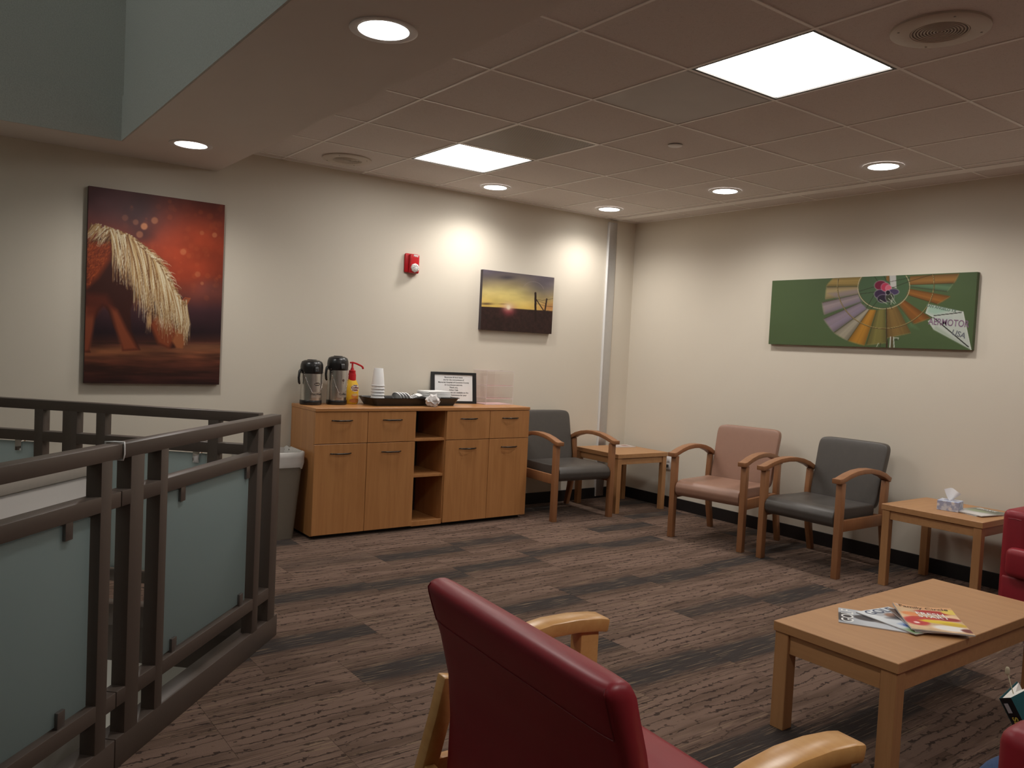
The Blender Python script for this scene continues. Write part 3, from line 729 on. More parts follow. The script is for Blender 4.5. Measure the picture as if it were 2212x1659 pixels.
# sunset
sA = Art(.757, .494, [(912,272),(1587,352),(1550,888),(880,852)], 230, 150)
sA.gain = .90; x, y = sA.cx, sA.cy; t = np.clip((y-290)/(640-290), 0, 1)
for ch, (c0, c1, c2) in enumerate(zip((92,84,94), (206,186,124), (236,196,96))): sA.a[..., ch] = np.interp(t, [0,.55,1], [c0,c1,c2])
sA.glow(1500, 400, 210, 170, (92,84,98), .85); sA.glow(1180, 560, 220, 110, (244,226,140), .6); sA.glow(930, 300, 150, 60, (96,88,98), .6); sA.glow(1550, 640, 120, 50, (196,130,84), .7)
sA.a *= (.88+.24*sA.noise(5, 8, 4, 3))[..., None]
sA.glow(1140, 350, 80, 22, (70,64,72), .8); sA.glow(940, 605, 60, 10, (90,66,50), .9); sA.glow(1100, 606, 40, 4, (110,80,50), .8)
sA.poly([(850,630),(1080,640),(1330,658),(1600,672),(1600,920),(850,920)], (52,32,28), 1, 4)
low = (y > 660)[..., None]; sA.a = np.where(low, sA.a*(.7+.6*sA.noise(40, 25, 7, 3))[..., None], sA.a)
sA.glow(1150, 665, 60, 50, (190,70,84), .75); sA.ell(1150, 640, 16, 18, (255,240,226), 1, 1.0); sA.glow(1150, 632, 48, 36, (255,236,196), .8)
sA.line([(1407,500),(1402,765)], 19, 19, (40,24,18)); sA.line([(1512,556),(1492,672),(1480,740)], 13, 13, (44,26,20)); sA.line([(1412,560),(1482,668)], 9, 9, (44,26,20)); sA.line([(1415,560),(1470,570),(1575,552)], 3, 3, (60,44,36)); sA.line([(1415,600),(1510,626),(1575,630)], 3, 3, (70,50,40)); sA.line([(1420,570),(1500,600)], 2.5, 2.5, (70,50,40))
for k in range(28):
    a0 = math.pi*(1.15+.75*k/28); a1 = math.pi*(1.15+.75*(k+1)/28); sA.line([(1385+105*math.cos(a0), 495+105*math.sin(a0)), (1385+105*math.cos(a1), 495+105*math.sin(a1))], 5, 5, (168,156,150), .3)
canvas('canvas_picture', .757, .494, sA, (-1.752, -.035, 2.001), (1,0,0), (0,-1,0), 'canvas picture of a sunset over plains with fence posts', edge=plain('sunset_canvas_edge', (.05,.04,.045), .7))

# windmill
wA = Art(1.545, .502, [(118,137),(1808,90),(1768,738),(88,665)], 470, 160, (84,104,66))
wA.gain = .86; wA.a *= (.95+.10*wA.noise(3, 2, 6, 3))[..., None]
GRN = (84,110,80)
for q, c in (([(890,110),(835,190),(568,188),(628,122)], (150,126,70)), ([(832,195),(826,256),(560,298),(570,196)], (158,140,100)), ([(828,260),(846,322),(552,425),(533,325)], (144,130,132)), ([(848,330),(896,384),(628,572),(546,462)], (138,124,136)),
             ([(898,386),(925,392),(742,642),(634,578)], (150,142,124)), ([(920,392),(978,396),(885,686),(748,645)], (168,118,40)), ([(985,396),(1052,390),(1062,668),(900,682)], (118,110,58)), ([(1060,386),(1140,345),(1266,588),(1072,626)], (124,98,52)),
             ([(1140,330),(1190,300),(1425,465),(1285,516)], (132,84,36)), ([(1205,262),(1250,222),(1585,290),(1480,352)], (136,88,38)), ([(1252,205),(1256,150),(1615,178),(1560,250)], GRN), ([(1252,190),(1258,118),(1655,104),(1615,180)], (134,96,48))):
    wA.poly(q, c, 1, 4)
    for k in range(12):
        f = (k+.5)/12; p0 = [q[0][i]*(1-f)+q[1][i]*f for i in (0,1)]; p1 = [q[3][i]*(1-f)+q[2][i]*f for i in (0,1)]
        sh = .78+.5*math.sin(math.pi*f)*rs.uniform(.7, 1.1); wA.line([p0, p1], 7, 16, tuple(min(255, v*sh) for v in c), .55, 6)
    wA.line([q[0], q[3]], 4, 5, (70,62,34), .8); wA.line([q[3], q[2]], 4, 4, (150,150,100), .6)
for q, c in (([(838,215),(848,250),(660,290),(585,250)], (150,136,150)), ([(850,290),(862,320),(700,370),(560,400)], (140,126,150)), ([(880,350),(900,380),(700,500),(620,520)], (140,128,150)), ([(1170,350),(1260,540),(1330,560),(1230,440)], (96,128,88))): wA.poly(q, c, .65, 14)
wA.ell(1040, 205, 205, 172, (78,104,72), 1, .03)
def ring(cx, cy, rx, ry, a0, a1, w, c, n=44):
    for k in range(n):
        p = [(cx+rx*math.cos(math.radians(a0+(a1-a0)*(k+d)/n)), cy+ry*math.sin(math.radians(a0+(a1-a0)*(k+d)/n))) for d in (0, 1)]; wA.line([p[0], p[1]], w, w, c, 1, 2)
ring(1040, 205, 212, 178, -30, 212, 8, (206,200,160)); ring(1040, 205, 209, 175, -30, 212, 3, (90,70,40)); ring(1056, 190, 398, 360, -14, 192, 8, (86,66,34)); ring(1054, 187, 398, 360, -14, 192, 3, (196,180,120))
wA.poly([(1085,105),(1140,105),(1145,215),(1095,200)], (206,204,200), 1, 3); wA.poly([(1060,108),(1085,108),(1085,160),(1060,150)], (140,100,50), 1, 3)
for a, b in (((840,235),(1000,190)),((845,258),(1000,240)),((900,375),(965,260)),((935,385),(1010,290)),((960,110),(1000,170)),((1095,160),(1255,130)),((1110,210),(1250,160)),((1070,290),(1110,390)),((1250,160),(1460,100)),((1040,110),(1060,150))): wA.line([a, b], 4, 4, (48,44,30), .9)
for cx_, cy_, rx, ry, c in ((1015,190,50,38,(120,24,56)),(1010,262,46,36,(60,40,72)),(1055,205,36,34,(196,60,90)),(1080,215,24,26,(226,110,130)),(1120,245,44,24,(74,62,96)),(1035,300,46,32,(44,34,52)),(1090,290,34,36,(60,66,50)),(1075,250,18,18,(30,26,36))): wA.ell(cx_, cy_, rx+4, ry+4, (206,196,206), .75, .2); wA.ell(cx_, cy_, rx, ry, c, 1, .2)
for a, b in (((1100,270),(1140,340)),((1080,300),(1130,345)),((1010,310),(1070,345)),((1110,300),(1100,350))): wA.line([a, b], 6, 4, (196,204,180), .9)
wA.line([(1065,380),(1066,705)], 7, 7, (70,48,26)); 
for a, b, w, c in (((1100,620),(1095,708),9,(226,222,214)),((1112,620),(1112,708),8,(110,70,50)),((1124,622),(1130,710),7,(216,216,206)),((1075,640),(1072,706),6,(60,40,30)),((1125,628),(1165,628),5,(220,222,206)),((1165,628),(1160,645),4,(220,222,206)),((1130,645),(1162,645),4,(40,36,26)),((1000,670),(985,700),5,(200,206,186)),((1020,668),(1012,702),5,(60,54,40))): wA.line([a, b], w, w, c)
wA.poly([(1412,352),(1696,418),(1764,736),(1452,562),(1405,492),(1452,462),(1388,424)], (208,216,206), 1, 3)
wA.poly([(1412,360),(1600,408),(1460,440),(1400,420)], (150,196,170), .6, 16); wA.poly([(1470,470),(1600,460),(1560,540)], (188,200,196), .6, 20); wA.poly([(1452,562),(1764,736),(1470,530)], (176,190,170), .7, 10)
wA.line([(1455,448),(1680,424)], 7, 7, (52,50,44)); wA.line([(1450,462),(1600,590),(1740,710)], 9, 9, (46,46,40)); wA.line([(1412,352),(1388,424),(1452,462)], 4, 4, (236,240,232)); wA.line([(1692,418),(1762,735)], 6, 6, (232,236,228))
wm = canvas('canvas_picture', 1.545, .502, wA, (-.035, -1.594, 2.001), (0,-1,0), (-1,0,0), 'long green canvas picture of a windmill fan and its white tail vane', edge=plain('windmill_canvas_edge', (.075,.10,.045), .7))
def wm_txt(body, crop, size, ang, mat, sx=1.0):
    q = wA.Hm @ np.array([crop[0], crop[1], 1.0]); cx_, cy_ = q[0]/q[2]/(wA.W-1)*wA.w, q[1]/q[2]/(wA.H-1)*wA.h
    u = Vector((0,-1,0)); d = Vector((0,0,-1)); c, s_ = math.cos(math.radians(ang)), math.sin(math.radians(ang))
    text('lettering', body, size, plane_map(u*cx_ + d*cy_, u*c + d*s_, -d*c + u*s_, Vector((-1,0,0)), .0012), mat, wm, 'CENTER', sx=sx, bold=.0008)
wm_txt('AERMOTOR', (1575,510), .062, 4, plain('purple_ink', (.18,.10,.17), .6), .78)
wm_txt('USA', (1660,605), .050, 16, plain('grey_ink', (.12,.13,.15), .6), 1.0); wm_txt('SAN ANGELO TX', (1515,388), .026, 12, plain('green_ink', (.10,.16,.12), .6), 1.0)
# small info plaques
M_PLAQUE = plain('plaque_charcoal', (.028,.024,.021), .45, var=.12, scale=20)
def plaque(O, u, n, label):
    r = empty('info_plaque', O, 0, label, 'plaque', 'small information plaques beside the pictures')
    u, n, d = Vector(u), Vector(n), Vector((0,0,-1)); w, h = .128, .174
    add('backing', prism([Vector(), u*w, u*w+d*h, d*h], lambda p: p - n*.010, n*.006), M_ALU, r, None)
    add('card', prism([u*.006+d*.006, u*(w-.004)+d*.006, u*(w-.004)+d*(h-.008), u*.006+d*(h-.008)], lambda p: p - n*.0042, n*.0022), M_PLAQUE, r, None)
    pa = Art(.054, .066, [(0,0),(100,0),(100,122),(0,122)], 26, 32, (176,172,178), 1.0)
    pa.a *= (.85+.3*pa.noise(5, 6, 5, 2))[..., None]; pa.ell(52, 42, 17, 27, (96,84,78), 1, .4); pa.poly([(8,122),(20,92),(48,76),(84,92),(96,122)], (58,50,66), 1, 8); pa.ell(58, 34, 15, 17, (64,54,48), .8, .6)
    add_mesh('photo_print', pa.mesh('photo_print', lambda x, y: u*(x+.008) + d*(y+.008) - n*.0012, M_GLOSSPRINT), r)
    t = None
    for k in range(9):
        yy = .086+.0085*k; t = prism([u*.012+d*yy, u*(.112-.012*(k % 3))+d*yy, u*(.112-.012*(k % 3))+d*(yy+.0022), u*.012+d*(yy+.0022)], lambda p: p - n*.0022, n*.0006, t)
    add('text_lines', t, plain('plaque_text', (.055,.05,.045), .6), r, None)
    return r
plaque((-4.883, -.001, 1.547), (1,0,0), (0,-1,0), 'dark information plaque left of the horse picture')
plaque((-.930, -.001, 1.603), (1,0,0), (0,-1,0), 'dark information plaque right of the sunset picture')
plaque((-.001, -3.195, 1.660), (0,-1,0), (-1,0,0), 'dark information plaque right of the windmill picture')
# fire alarm
fa = empty('fire_alarm', (-2.41, 0, 1.985), 0, 'red wall fire alarm with a clear strobe light', 'fire alarm')
add('backplate', box(-.062, .062, -.022, 0, -.074, .074, .012, 3), M_REDPL, fa)
add('housing', box(-.034, .050, -.052, -.018, -.078, .070, .012, 3), M_REDPL, fa)
t = lathe([(.0, .026), (.022, .022), (.034, .012), (.036, 0)], 8); 
for v in t.verts: v.co = Vector((v.co.x+.008, -.050-v.co.z, v.co.y-.036))
add('strobe_lens', t, plain('strobe_clear', (.80,.78,.76), .12, var=.15, scale=200), fa, 20)
t = None
for a in range(4):
    an = a*math.pi/4; c_, s_ = math.cos(an), math.sin(an); t = tube([(.008-.024*c_, -.073, -.036-.024*s_), (.008+.024*c_, -.073, -.036+.024*s_)], .0022, 5, t)
add('strobe_facets', t, plain('strobe_dark', (.25,.22,.22), .3), fa)
text('lettering', 'FIRE', .022, plane_map((.014, -.0525, .056), (1,0,0), (0,0,1), (0,-1,0), .0008), M_WHITEINK, fa, bold=.0006)
# electrical outlet low on the right wall
ol = empty('wall_outlet', (0, -.585, .40), 0, 'cream electrical outlet with a plug, low on the right wall behind the side table', 'outlet')
add('plate', box(-.007, 0, -.037, .037, -.06, .06, .003), M_WHITE, ol)
add('socket', box(-.010, -.006, -.016, .016, .010, .042, .004), M_WHITE, ol); add('socket', box(-.010, -.006, -.016, .016, -.042, -.010, .004), M_WHITE, ol)
add('plug', box(-.045, -.010, -.012, .012, -.040, -.014, .006), M_BLACKPL, ol)

# ------------------------------------------------------------------ refreshment cabinet
CX0, CX1, CYF, CYB, CH = -3.335, -1.512, -.445, -.016, .90
cab = empty('refreshment_cabinet', ((CX0+CX1)/2, -.23, 0), 0, 'long wooden cabinet with drawers, doors and open shelves holding the coffee things', 'cabinet')
def cbox(nm, x0, x1, y0, y1, z0, z1, mat=M_CAB, bev=.0015, par=cab):
    o = cab.location; b = box(x0-o.x, x1-o.x, y0-o.y, y1-o.y, z0, z1, bev, 1); return add(nm, b, mat, par)
FT = .019; yb = CYF+FT+.001
cbox('top', CX0, CX1, CYF-.004, CYB, .876, CH, M_CABX, .002)
cbox('side_panel', CX0+.002, CX0+.021, yb, CYB, .022, .876); cbox('side_panel', CX1-.021, CX1-.002, yb, CYB, .022, .876)
DX0, DX1 = -2.556, -2.297
cbox('divider', DX0-.019, DX0, yb, CYB, .045, .876); cbox('divider', DX1, DX1+.019, yb, CYB, .045, .876)
cbox('back_panel', CX0+.021, CX1-.021, CYB-.008, CYB, .03, .876, plain('cabinet_back', (.02,.012,.008), .6))
cbox('bottom_panel', CX0+.021, CX1-.021, yb, CYB-.008, .03, .049)
cbox('plinth', CX0+.03, CX1-.03, CYF+.05, CYB-.02, 0, .03, plain('plinth_black', (.015,.012,.01), .6))
cbox('shelf_rail', DX0+.001, DX1-.001, CYF+.012, yb+.012, .022, .060)
for z0, z1 in ((.651, .671), (.383, .403)): cbox('shelf', DX0+.0005, DX1-.0005, CYF+.022, CYB-.009, z0, z1)
def handle(par, x, z):
    P = [(x-.077, CYF-.003, z), (x-.070, CYF-.014, z+.001), (x-.045, CYF-.026, z), (x, CYF-.030, z), (x+.045, CYF-.026, z), (x+.070, CYF-.014, z+.001), (x+.077, CYF-.003, z)]
    o = cab.location; b = tube([Vector(p)-Vector(o) for p in P], [.004,.0045,.0055,.006,.0055,.0045,.004], 8)
    add('handle', b, M_DARKMETAL, par, 60)
for xa, xb in ((CX0+.002, -2.9445), (-2.9415, DX0-.002), (DX1+.004, -1.9), (-1.897, CX1-.002)):
    d = cbox('drawer', xa, xb, CYF, CYF+FT, .656, .873); handle(d, (xa+xb)/2, .814)
    d = cbox('door', xa, xb, CYF, CYF+FT, .030, .652); handle(d, (xa+xb)/2 - .002, .587)

# ------------------------------------------------------------------ things on the cabinet
def curved_label(r, cz, a0, sgn=1):
    """maps x,y (metres) on to a vertical cylinder of radius r, facing -Y turned by a0"""
    def f(x, y):
        a = -math.pi/2 + a0 + x/r; return Vector((r*math.cos(a), r*math.sin(a), cz + y))
    return f
def airpot(x, y, r, h_body, lidh, label, txt, logo, a0):
    o = empty('airpot', (x, y, CH), 0, label, 'coffee dispenser', 'airpot dispensers on the cabinet')
    zb = .034; zt = zb+h_body
    add('base', lathe([(0,0),(r*.98,0),(r*1.03,.006),(r*1.03,zb-.004),(r*1.0,zb)], 40), M_BLACKPL, o)
    add('body', lathe([(r*1.0,zb),(r*1.0,zt-.02),(r*.985,zt)], 48), M_STEEL, o)
    ld = add('lid', lathe([(r*1.02,zt-.004),(r*1.05,zt+.010),(r*1.07,zt+.040),(r*1.04,zt+lidh*.66),(r*.94,zt+lidh*.88),(r*.66,zt+lidh*.99),(0,zt+lidh*1.02)], 40), M_BLACKPL, o, 50)
    add('pump_button', lathe([(0,zt+lidh*1.06),(r*.42,zt+lidh*1.05),(r*.5,zt+lidh*.99)], 28), M_BLACKPL, ld)
    sp_ = sweep([(0,-r*.7,zt+.045),(0,-r*1.12,zt+.035),(0,-r*1.25,zt+.005)], .030, .022, Vector((1,0,0)), .005); add('spout', sp_, M_BLACKPL, o)
    hd = [(-r*1.05,0,zt+.02),(-r*1.22,-.005,zt+.012),(-r*1.32,-.01,zt-.035),(-r*1.28,-.012,zt-.068),(-r*1.2,-.01,zt-.078)]
    add('handle', tube(hd, [.010,.009,.008,.008,.006], 8), M_BLACKPL, o, 60)
    # bead chain with a name tag
    ch = []
    A = Vector((-r*1.03*math.cos(.6), -r*1.03*math.sin(.6), zt+.005)); zl = zb+.055
    t = None
    for side in (-1, 1):
        for k in range(17):
            f = k/16; a = -math.pi/2 + side*(1.15*(1-f)**1.0 + .35*f) + a0*.4; rr = r*1.03+.004; z = zt+.004 - (zt+.004-zl)*(f**.8)
            s = bmesh.new(); bmesh.ops.create_icosphere(s, subdivisions=1, radius=.0030); bmesh.ops.translate(s, verts=s.verts, vec=(rr*math.cos(a), rr*math.sin(a), z)); t = merge(t, s)
    add('bead_chain', t, M_CHROME, o, 60)
    lm = curved_label(r*1.012, zb+.040, a0); wv, hv = .082, .040
    tg = add('name_tag', grid_surf(lambda u, v: lm((u-.5)*wv, (v-.5)*hv), 10, 1), plain('tag_silver', (.42,.38,.34), .35, .6), o)
    lt = curved_label(r*1.012+.0012, zb+.044, a0)
    text('lettering', txt, .021, lt, M_INK, tg, sx=1.0, bold=.0003)
    lg = curved_label(r*1.006, zb+h_body*.60, a0)
    if logo == 'oval':
        g = grid_surf(lambda u, v: lg((v*.024)*math.cos(2*math.pi*u), (v*.011)*math.sin(2*math.pi*u)), 24, 1); add('badge', g, M_BLACKPL, o)
        lg2 = curved_label(r*1.006+.0008, zb+h_body*.60, a0); g = grid_surf(lambda u, v: lg2((v*.019)*math.cos(2*math.pi*u), (v*.0045)*math.sin(2*math.pi*u)), 24, 1); add('badge_centre', g, M_STEEL, o)
    else:
        g = grid_surf(lambda u, v: lg((v*.010)*math.cos(2*math.pi*u), .012+(v*.010)*math.sin(2*math.pi*u)), 16, 1); add('emblem', g, plain('emblem_brown', (.10,.06,.05), .5), o)
        g = grid_surf(lambda u, v: lg((u-.5)*.003, -.014+v*.020), 1, 2); add('emblem_stem', g, MATS['emblem_brown'], o)
    return o
airpot(-3.247, -.145, .074, .190, .090, 'shorter steel and black airpot tagged for hot water', 'Hot Water', 'oval', .22)
airpot(-3.046, -.135, .071, .218, .094, 'taller steel and black airpot tagged for coffee', 'Coffee', 'tree', .22)

cr = empty('creamer_bottle', (-2.917, -.105, CH), 0, 'yellow coffee creamer bottle with a red pump top', 'bottle')
add('bottle', lathe([(0,.001),(.042,.001),(.048,.010),(.0495,.06),(.0495,.11),(.044,.145),(.033,.170),(.029,.178),(.029,.182)], 40, sx=1.08, sy=.85), plain('creamer_yellow', (.80,.48,.03), .35, var=.10, scale=12), cr)
add('neck_sleeve', lathe([(.030,.172),(.030,.212),(.027,.226),(.024,.226)], 32, sx=1, sy=.9), M_REDPL, cr)
add('cap', lathe([(.025,.224),(.025,.246),(.014,.250),(.011,.262),(.007,.268),(.007,.298),(0,.298)], 28), M_REDPL, cr)
add('pump_head', sweep([(-.020,0,.303),(.0,0,.305),(.03,-.002,.297),(.065,-.004,.283),(.080,-.005,.273),(.084,-.005,.258)], .014, .012, Vector((0,1,0)), .003), M_REDPL, cr)
def crmap(zc):
    def f(x, y):
        a = -math.pi/2 + .18 + x/.045; return Vector((.0542*math.cos(a), .0430*math.sin(a), zc+y))
    return f
def disc_on(f, rx, ry, mat, nm, par, cx=0, cy=0, n=24):
    return add(nm, grid_surf(lambda u, v: f(cx + v*rx*math.cos(2*math.pi*u), cy + v*ry*math.sin(2*math.pi*u)), n, 2), mat, par)
lb = disc_on(crmap(.118), .029, .026, plain('label_cream', (.80,.72,.62), .5), 'label', cr)
f2 = lambda zc: (lambda x, y: crmap(zc)(x, y)*1.0 + (crmap(zc)(x, y)*Vector((1,1,0))).normalized()*.0009)
text('lettering', 'Coffee', .020, f2(.122), plain('label_brown', (.18,.03,.03), .5), lb, bold=.0008); text('lettering', 'mate', .020, f2(.106), MATS['label_brown'], lb, bold=.0008); text('lettering', 'Nestle', .010, f2(.139), plain('label_blue', (.03,.03,.20), .5), lb, bold=.0005)
cpm = disc_on(crmap(.062), .024, .018, plain('label_cup_orange', (.72,.24,.05), .5), 'cup_picture', cr); disc_on(f2(.070), .019, .010, plain('label_foam', (.72,.46,.20), .5), 'cup_picture', cr); disc_on(f2(.028), .036, .016, plain('label_nuts', (.45,.14,.03), .5, var=.4, scale=120), 'cup_picture', cr)

# shallow black tray with its contents
TX0, TX1, TY0, TY1 = -2.862, -2.092, -.33, -.055
ty = empty('serving_tray', ((TX0+TX1)/2, (TY0+TY1)/2, CH), 0, 'long shallow black plastic tray on the cabinet top', 'tray')
def rrect(hx, hy, r, z, n=5):
    P = []
    for cx_, cy_, a0 in ((hx-r, hy-r, 0), (-hx+r, hy-r, 90), (-hx+r, -hy+r, 180), (hx-r, -hy+r, 270)):
        for k in range(n+1):
            a = math.radians(a0 + 90*k/n); P.append((cx_+r*math.cos(a), cy_+r*math.sin(a), z))
    return P
def loft(loops, cap0=True, cap1=False, bm=None):
    t = bmesh.new(); R = [[t.verts.new(p) for p in L] for L in loops]
    for A, B in zip(R[:-1], R[1:]):
        n = len(A)
        for k in range(n): t.faces.new((A[k], A[(k+1)%n], B[(k+1)%n], B[k]))
    if cap0: t.faces.new(R[0][::-1])
    if cap1: t.faces.new(R[-1])
    return merge(bm, t)
hx, hy = (TX1-TX0)/2, (TY1-TY0)/2
add('tray_shell', loft([rrect(hx-.045, hy-.03, .03, .001), rrect(hx-.012, hy-.008, .04, .054), rrect(hx, hy, .045, .058), rrect(hx, hy, .045, .060), rrect(hx-.010, hy-.010, .04, .058), rrect(hx-.018, hy-.014, .04, .052), rrect(hx-.050, hy-.035, .03, .006)], True, True), M_BLACKPL, ty)
for xx in (-.20, .28): add('divider', box(xx-.004, xx+.004, -hy+.04, hy-.04, .004, .038, .002), M_BLACKPL, ty)
for k in range(7):                      # nested upturned paper cups
    z0 = CH + .0065 + .0225*k
    c = empty('paper_cup', (-2.752, -.20, z0), 0, None, 'cup', 'upturned white paper cups stacked in the tray')
    c['label'] = ('lowest','second lowest','third from the bottom','middle','third from the top','second from the top','topmost')[k] + ' upturned white paper cup in the stack on the black tray'
    add('cup_wall', lathe([(.0485,0),(.0475,.004),(.0465,.012),(.0335,.128),(.0325,.130),(.0325,.127),(.0450,.010),(.0455,.001)], 36), M_WHITEPAPER, c)
    add('rim', tube([(.0490*math.cos(2*math.pi*a/36), .0490*math.sin(2*math.pi*a/36), .0030) for a in range(36)], .0030, 6, None, True), M_WHITEPAPER, c, 60)
    add('cup_base', lathe([(0,.126),(.0325,.126),(.0325,.1245),(0,.1245)], 36), M_WHITEPAPER, c)
for k in range(4):                      # plastic lids in a leaning row
    c = empty('cup_lid', (-2.60+.022*k, -.215-.006*k, CH+.0555), 0, ('leftmost','second from the left','third from the left','rightmost')[k] + ' white plastic cup lid leaning in the black tray', 'lid', 'white cup lids leaning in the tray')
    c.rotation_euler = (math.radians(6), math.radians(62), .5)
    add('lid_disc', lathe([(0,.010),(.030,.010),(.036,.014),(.040,.012),(.0425,.002),(.044,0)], 32), M_WHITE, c)
    add('lip', tube([(.0435*math.cos(2*math.pi*a/32), .0435*math.sin(2*math.pi*a/32), .001) for a in range(32)], .0018, 6, None, True), M_WHITE, c, 60)
for k in range(5):                      # sugar packets
    c = empty('sugar_packet', (-2.455+.010*k, -.20-.004*k, CH+.055+.0055*k), 0, ('bottom','second','third','fourth','top')[k] + ' white sugar packet of the small pile in the black tray', 'packet', 'sugar packets in the tray')
    c.rotation_euler = (math.radians(18), math.radians(-6), .15*k)
    add('sachet', superbox(0, 0, 0, .034, .024, .0022, .35, 16, 8), M_WHITEPAPER, c); add('crimp', box(-.036, -.031, -.022, .022, -.0006, .0006), plain('packet_grey', (.35,.35,.38), .6), c)
st = empty('coffee_stirrers', (-2.435, -.15, CH+.007), 0, 'small dark holder bristling with stirrers behind the sugar packets', 'stirrers')
add('holder', box(-.05, .05, -.02, .02, 0, .04, .004), M_BLACKPL, st)
for k in range(9):
    xx = -.045+.011*k; add('stirrer', tube([(xx, 0, .03), (xx+.004, .004*(k % 3-1), .066+.006*((k*7) % 3))], .0014, 5), plain('stirrer_dark', (.06,.05,.04), .5), st)
for k in range(6):                      # napkins
    c = tag(add('paper_napkin', box(-.108, .108, -.075, .075, 0, .0075, .003, 2), M_WHITEPAPER), ('bottom','second','third','fourth','fifth','top')[k] + ' folded white napkin of the pile on the tray end', 'napkin', 'folded napkins on the tray')
    c.location = (-2.262+.003*(k % 2), -.185, CH+.0605+.0078*k); c.rotation_euler = (0, 0, .05+.02*k)
# crumpled filter paper in front of the tray
rs2 = random.Random(4); t = bmesh.new(); bmesh.ops.create_icosphere(t, subdivisions=3, radius=1)
for v in t.verts:
    n = v.co.normalized(); f = 1 + .22*math.sin(7*n.x+3*n.z)*math.cos(6*n.y-2*n.z) + rs2.uniform(-.10, .10)
    r_ = .056 if n.z > -.2 else .045; z = n.z*.042*f + .040 + (.016*rs2.random() if n.z > .55 else 0); v.co = Vector((n.x*r_*f, n.y*.046*f, max(.0015, z)))
cp = empty('crumpled_paper', (-2.391, -.388, CH), 0, 'crumpled white printed paper cup in front of the black tray', 'paper')
add('crumple', t, plain('crumpled_white', (.70,.67,.66), .7, var=.12, scale=60), cp, None)
rs3 = random.Random(9); t = None
for k in range(10):
    a = -math.pi/2 + (k-4.5)*.14; t = tube([(.0555*math.cos(a), .0475*math.sin(a), .022+.004*rs3.random()), (.0555*math.cos(a+.05), .0475*math.sin(a+.05), .024+.006*rs3.random())], .0017, 5, t)
add('printing', t, plain('brown_print', (.22,.12,.10), .6), cp)

# framed notice
sg = empty('framed_notice', (-2.010, -.085, CH), math.radians(-14), 'black framed notice standing at the back of the cabinet top', 'notice')
tilt = math.radians(-9); FW, FH = .385, .252
def fmap(x, z, d=0): return Vector((x, -d*math.cos(tilt) - z*math.sin(tilt)*1.0, z*math.cos(tilt)))
def fbox(x0, x1, z0, z1, d0, d1, bm=None):
    t = bmesh.new(); v = [t.verts.new(fmap(x, z, d)) for d in (d0, d1) for x, z in ((x0,z0),(x1,z0),(x1,z1),(x0,z1))]
    for f in ((0,1,2,3),(7,6,5,4),(0,4,5,1),(1,5,6,2),(2,6,7,3),(3,7,4,0)): t.faces.new([v[i] for i in f])
    return merge(bm, t)
t = fbox(-FW/2, FW/2, 0, .020, -.012, .004); t = fbox(-FW/2, FW/2, FH-.020, FH, -.012, .004, t); t = fbox(-FW/2, -FW/2+.032, .020, FH-.020, -.012, .004, t); t = fbox(FW/2-.032, FW/2, .020, FH-.020, -.012, .004, t)
add('frame', t, M_BLACKPL, sg, None)
add('paper', fbox(-FW/2+.030, FW/2-.030, .018, FH-.018, -.008, -.002), M_WHITEPAPER, sg, None)
add('strut', fbox(-.03, .03, .0, .15, -.045, -.012), M_BLACKPL, sg, None)
lines = ['Beverages & food items', 'are for the convenience of', 'Memorial Hospital of Converse County', '& Courthouse patrons.', 'Thank you,', 'Arbor Cafe', 'Vending machines are available on the', 'first floor by Admissions for your', 'convenience.']
for k, l in enumerate(lines):
    zc = FH-.042-.0205*k
    text('lettering', l, .0165, (lambda zc: (lambda x, y: fmap(x, zc+y, -.0012)))(zc), M_INK, sg, sx=.98, bold=.0003)

# clear acrylic organiser
ac = empty('acrylic_organiser', (-1.660, -.125, CH), 0, 'clear acrylic drawer organiser with pink rims at the right of the cabinet top', 'organiser')
AW, AD, AH = .268, .20, .272; th = .003
def abox(nm, *a, mat=M_ACRYL): return add(nm, box(*a), mat, ac, None)
abox('side_wall', -AW/2, -AW/2+th, -AD/2, AD/2, 0, AH); abox('side_wall', AW/2-th, AW/2, -AD/2, AD/2, 0, AH)
abox('back_wall', -AW/2+th, AW/2-th, AD/2-th, AD/2, 0, AH); abox('front_wall', -AW/2+th, AW/2-th, -AD/2, -AD/2+th, .035, AH-.02)
for z in (0.0, .046, .150): abox('deck', -AW/2+th, AW/2-th, -AD/2+th, AD/2-th, z, z+th)
abox('top_plate', -AW/2, AW/2, -AD/2, AD/2, AH, AH+th); abox('middle_wall', -AW/2+.075, -AW/2+.078, -AD/2+th, AD/2-th, .052, AH-.005)
for z in (.050, .154):
    t = None
    for k in range(30):
        xx = -AW/2+.008+.0082*k; t = tube([(xx, -AD/2+.006, z+.0015), (xx+.004, -AD/2+.006, z+.006)], .0013, 4, t)
    add('pink_beading', t, plain('beading_red', (.55,.12,.16), .4), ac, None)
t = None
for z in (.001, AH+.0015, .048, .152):
    t = tube([(-AW/2, -AD/2, z), (AW/2, -AD/2, z), (AW/2, AD/2, z), (-AW/2, AD/2, z)], .0012, 5, t, True)
for sx_, sy_ in ((-1,-1),(1,-1)): t = tube([(sx_*AW/2, sy_*AD/2, 0), (sx_*AW/2, sy_*AD/2, AH)], .0011, 5, t)
add('edges', t, M_ACRYLEDGE, ac, None)
abox('pink_liner', -AW/2+.004, AW/2-.004, -AD/2+.004, AD/2-.004, .0032, .0042, mat=M_PINK)

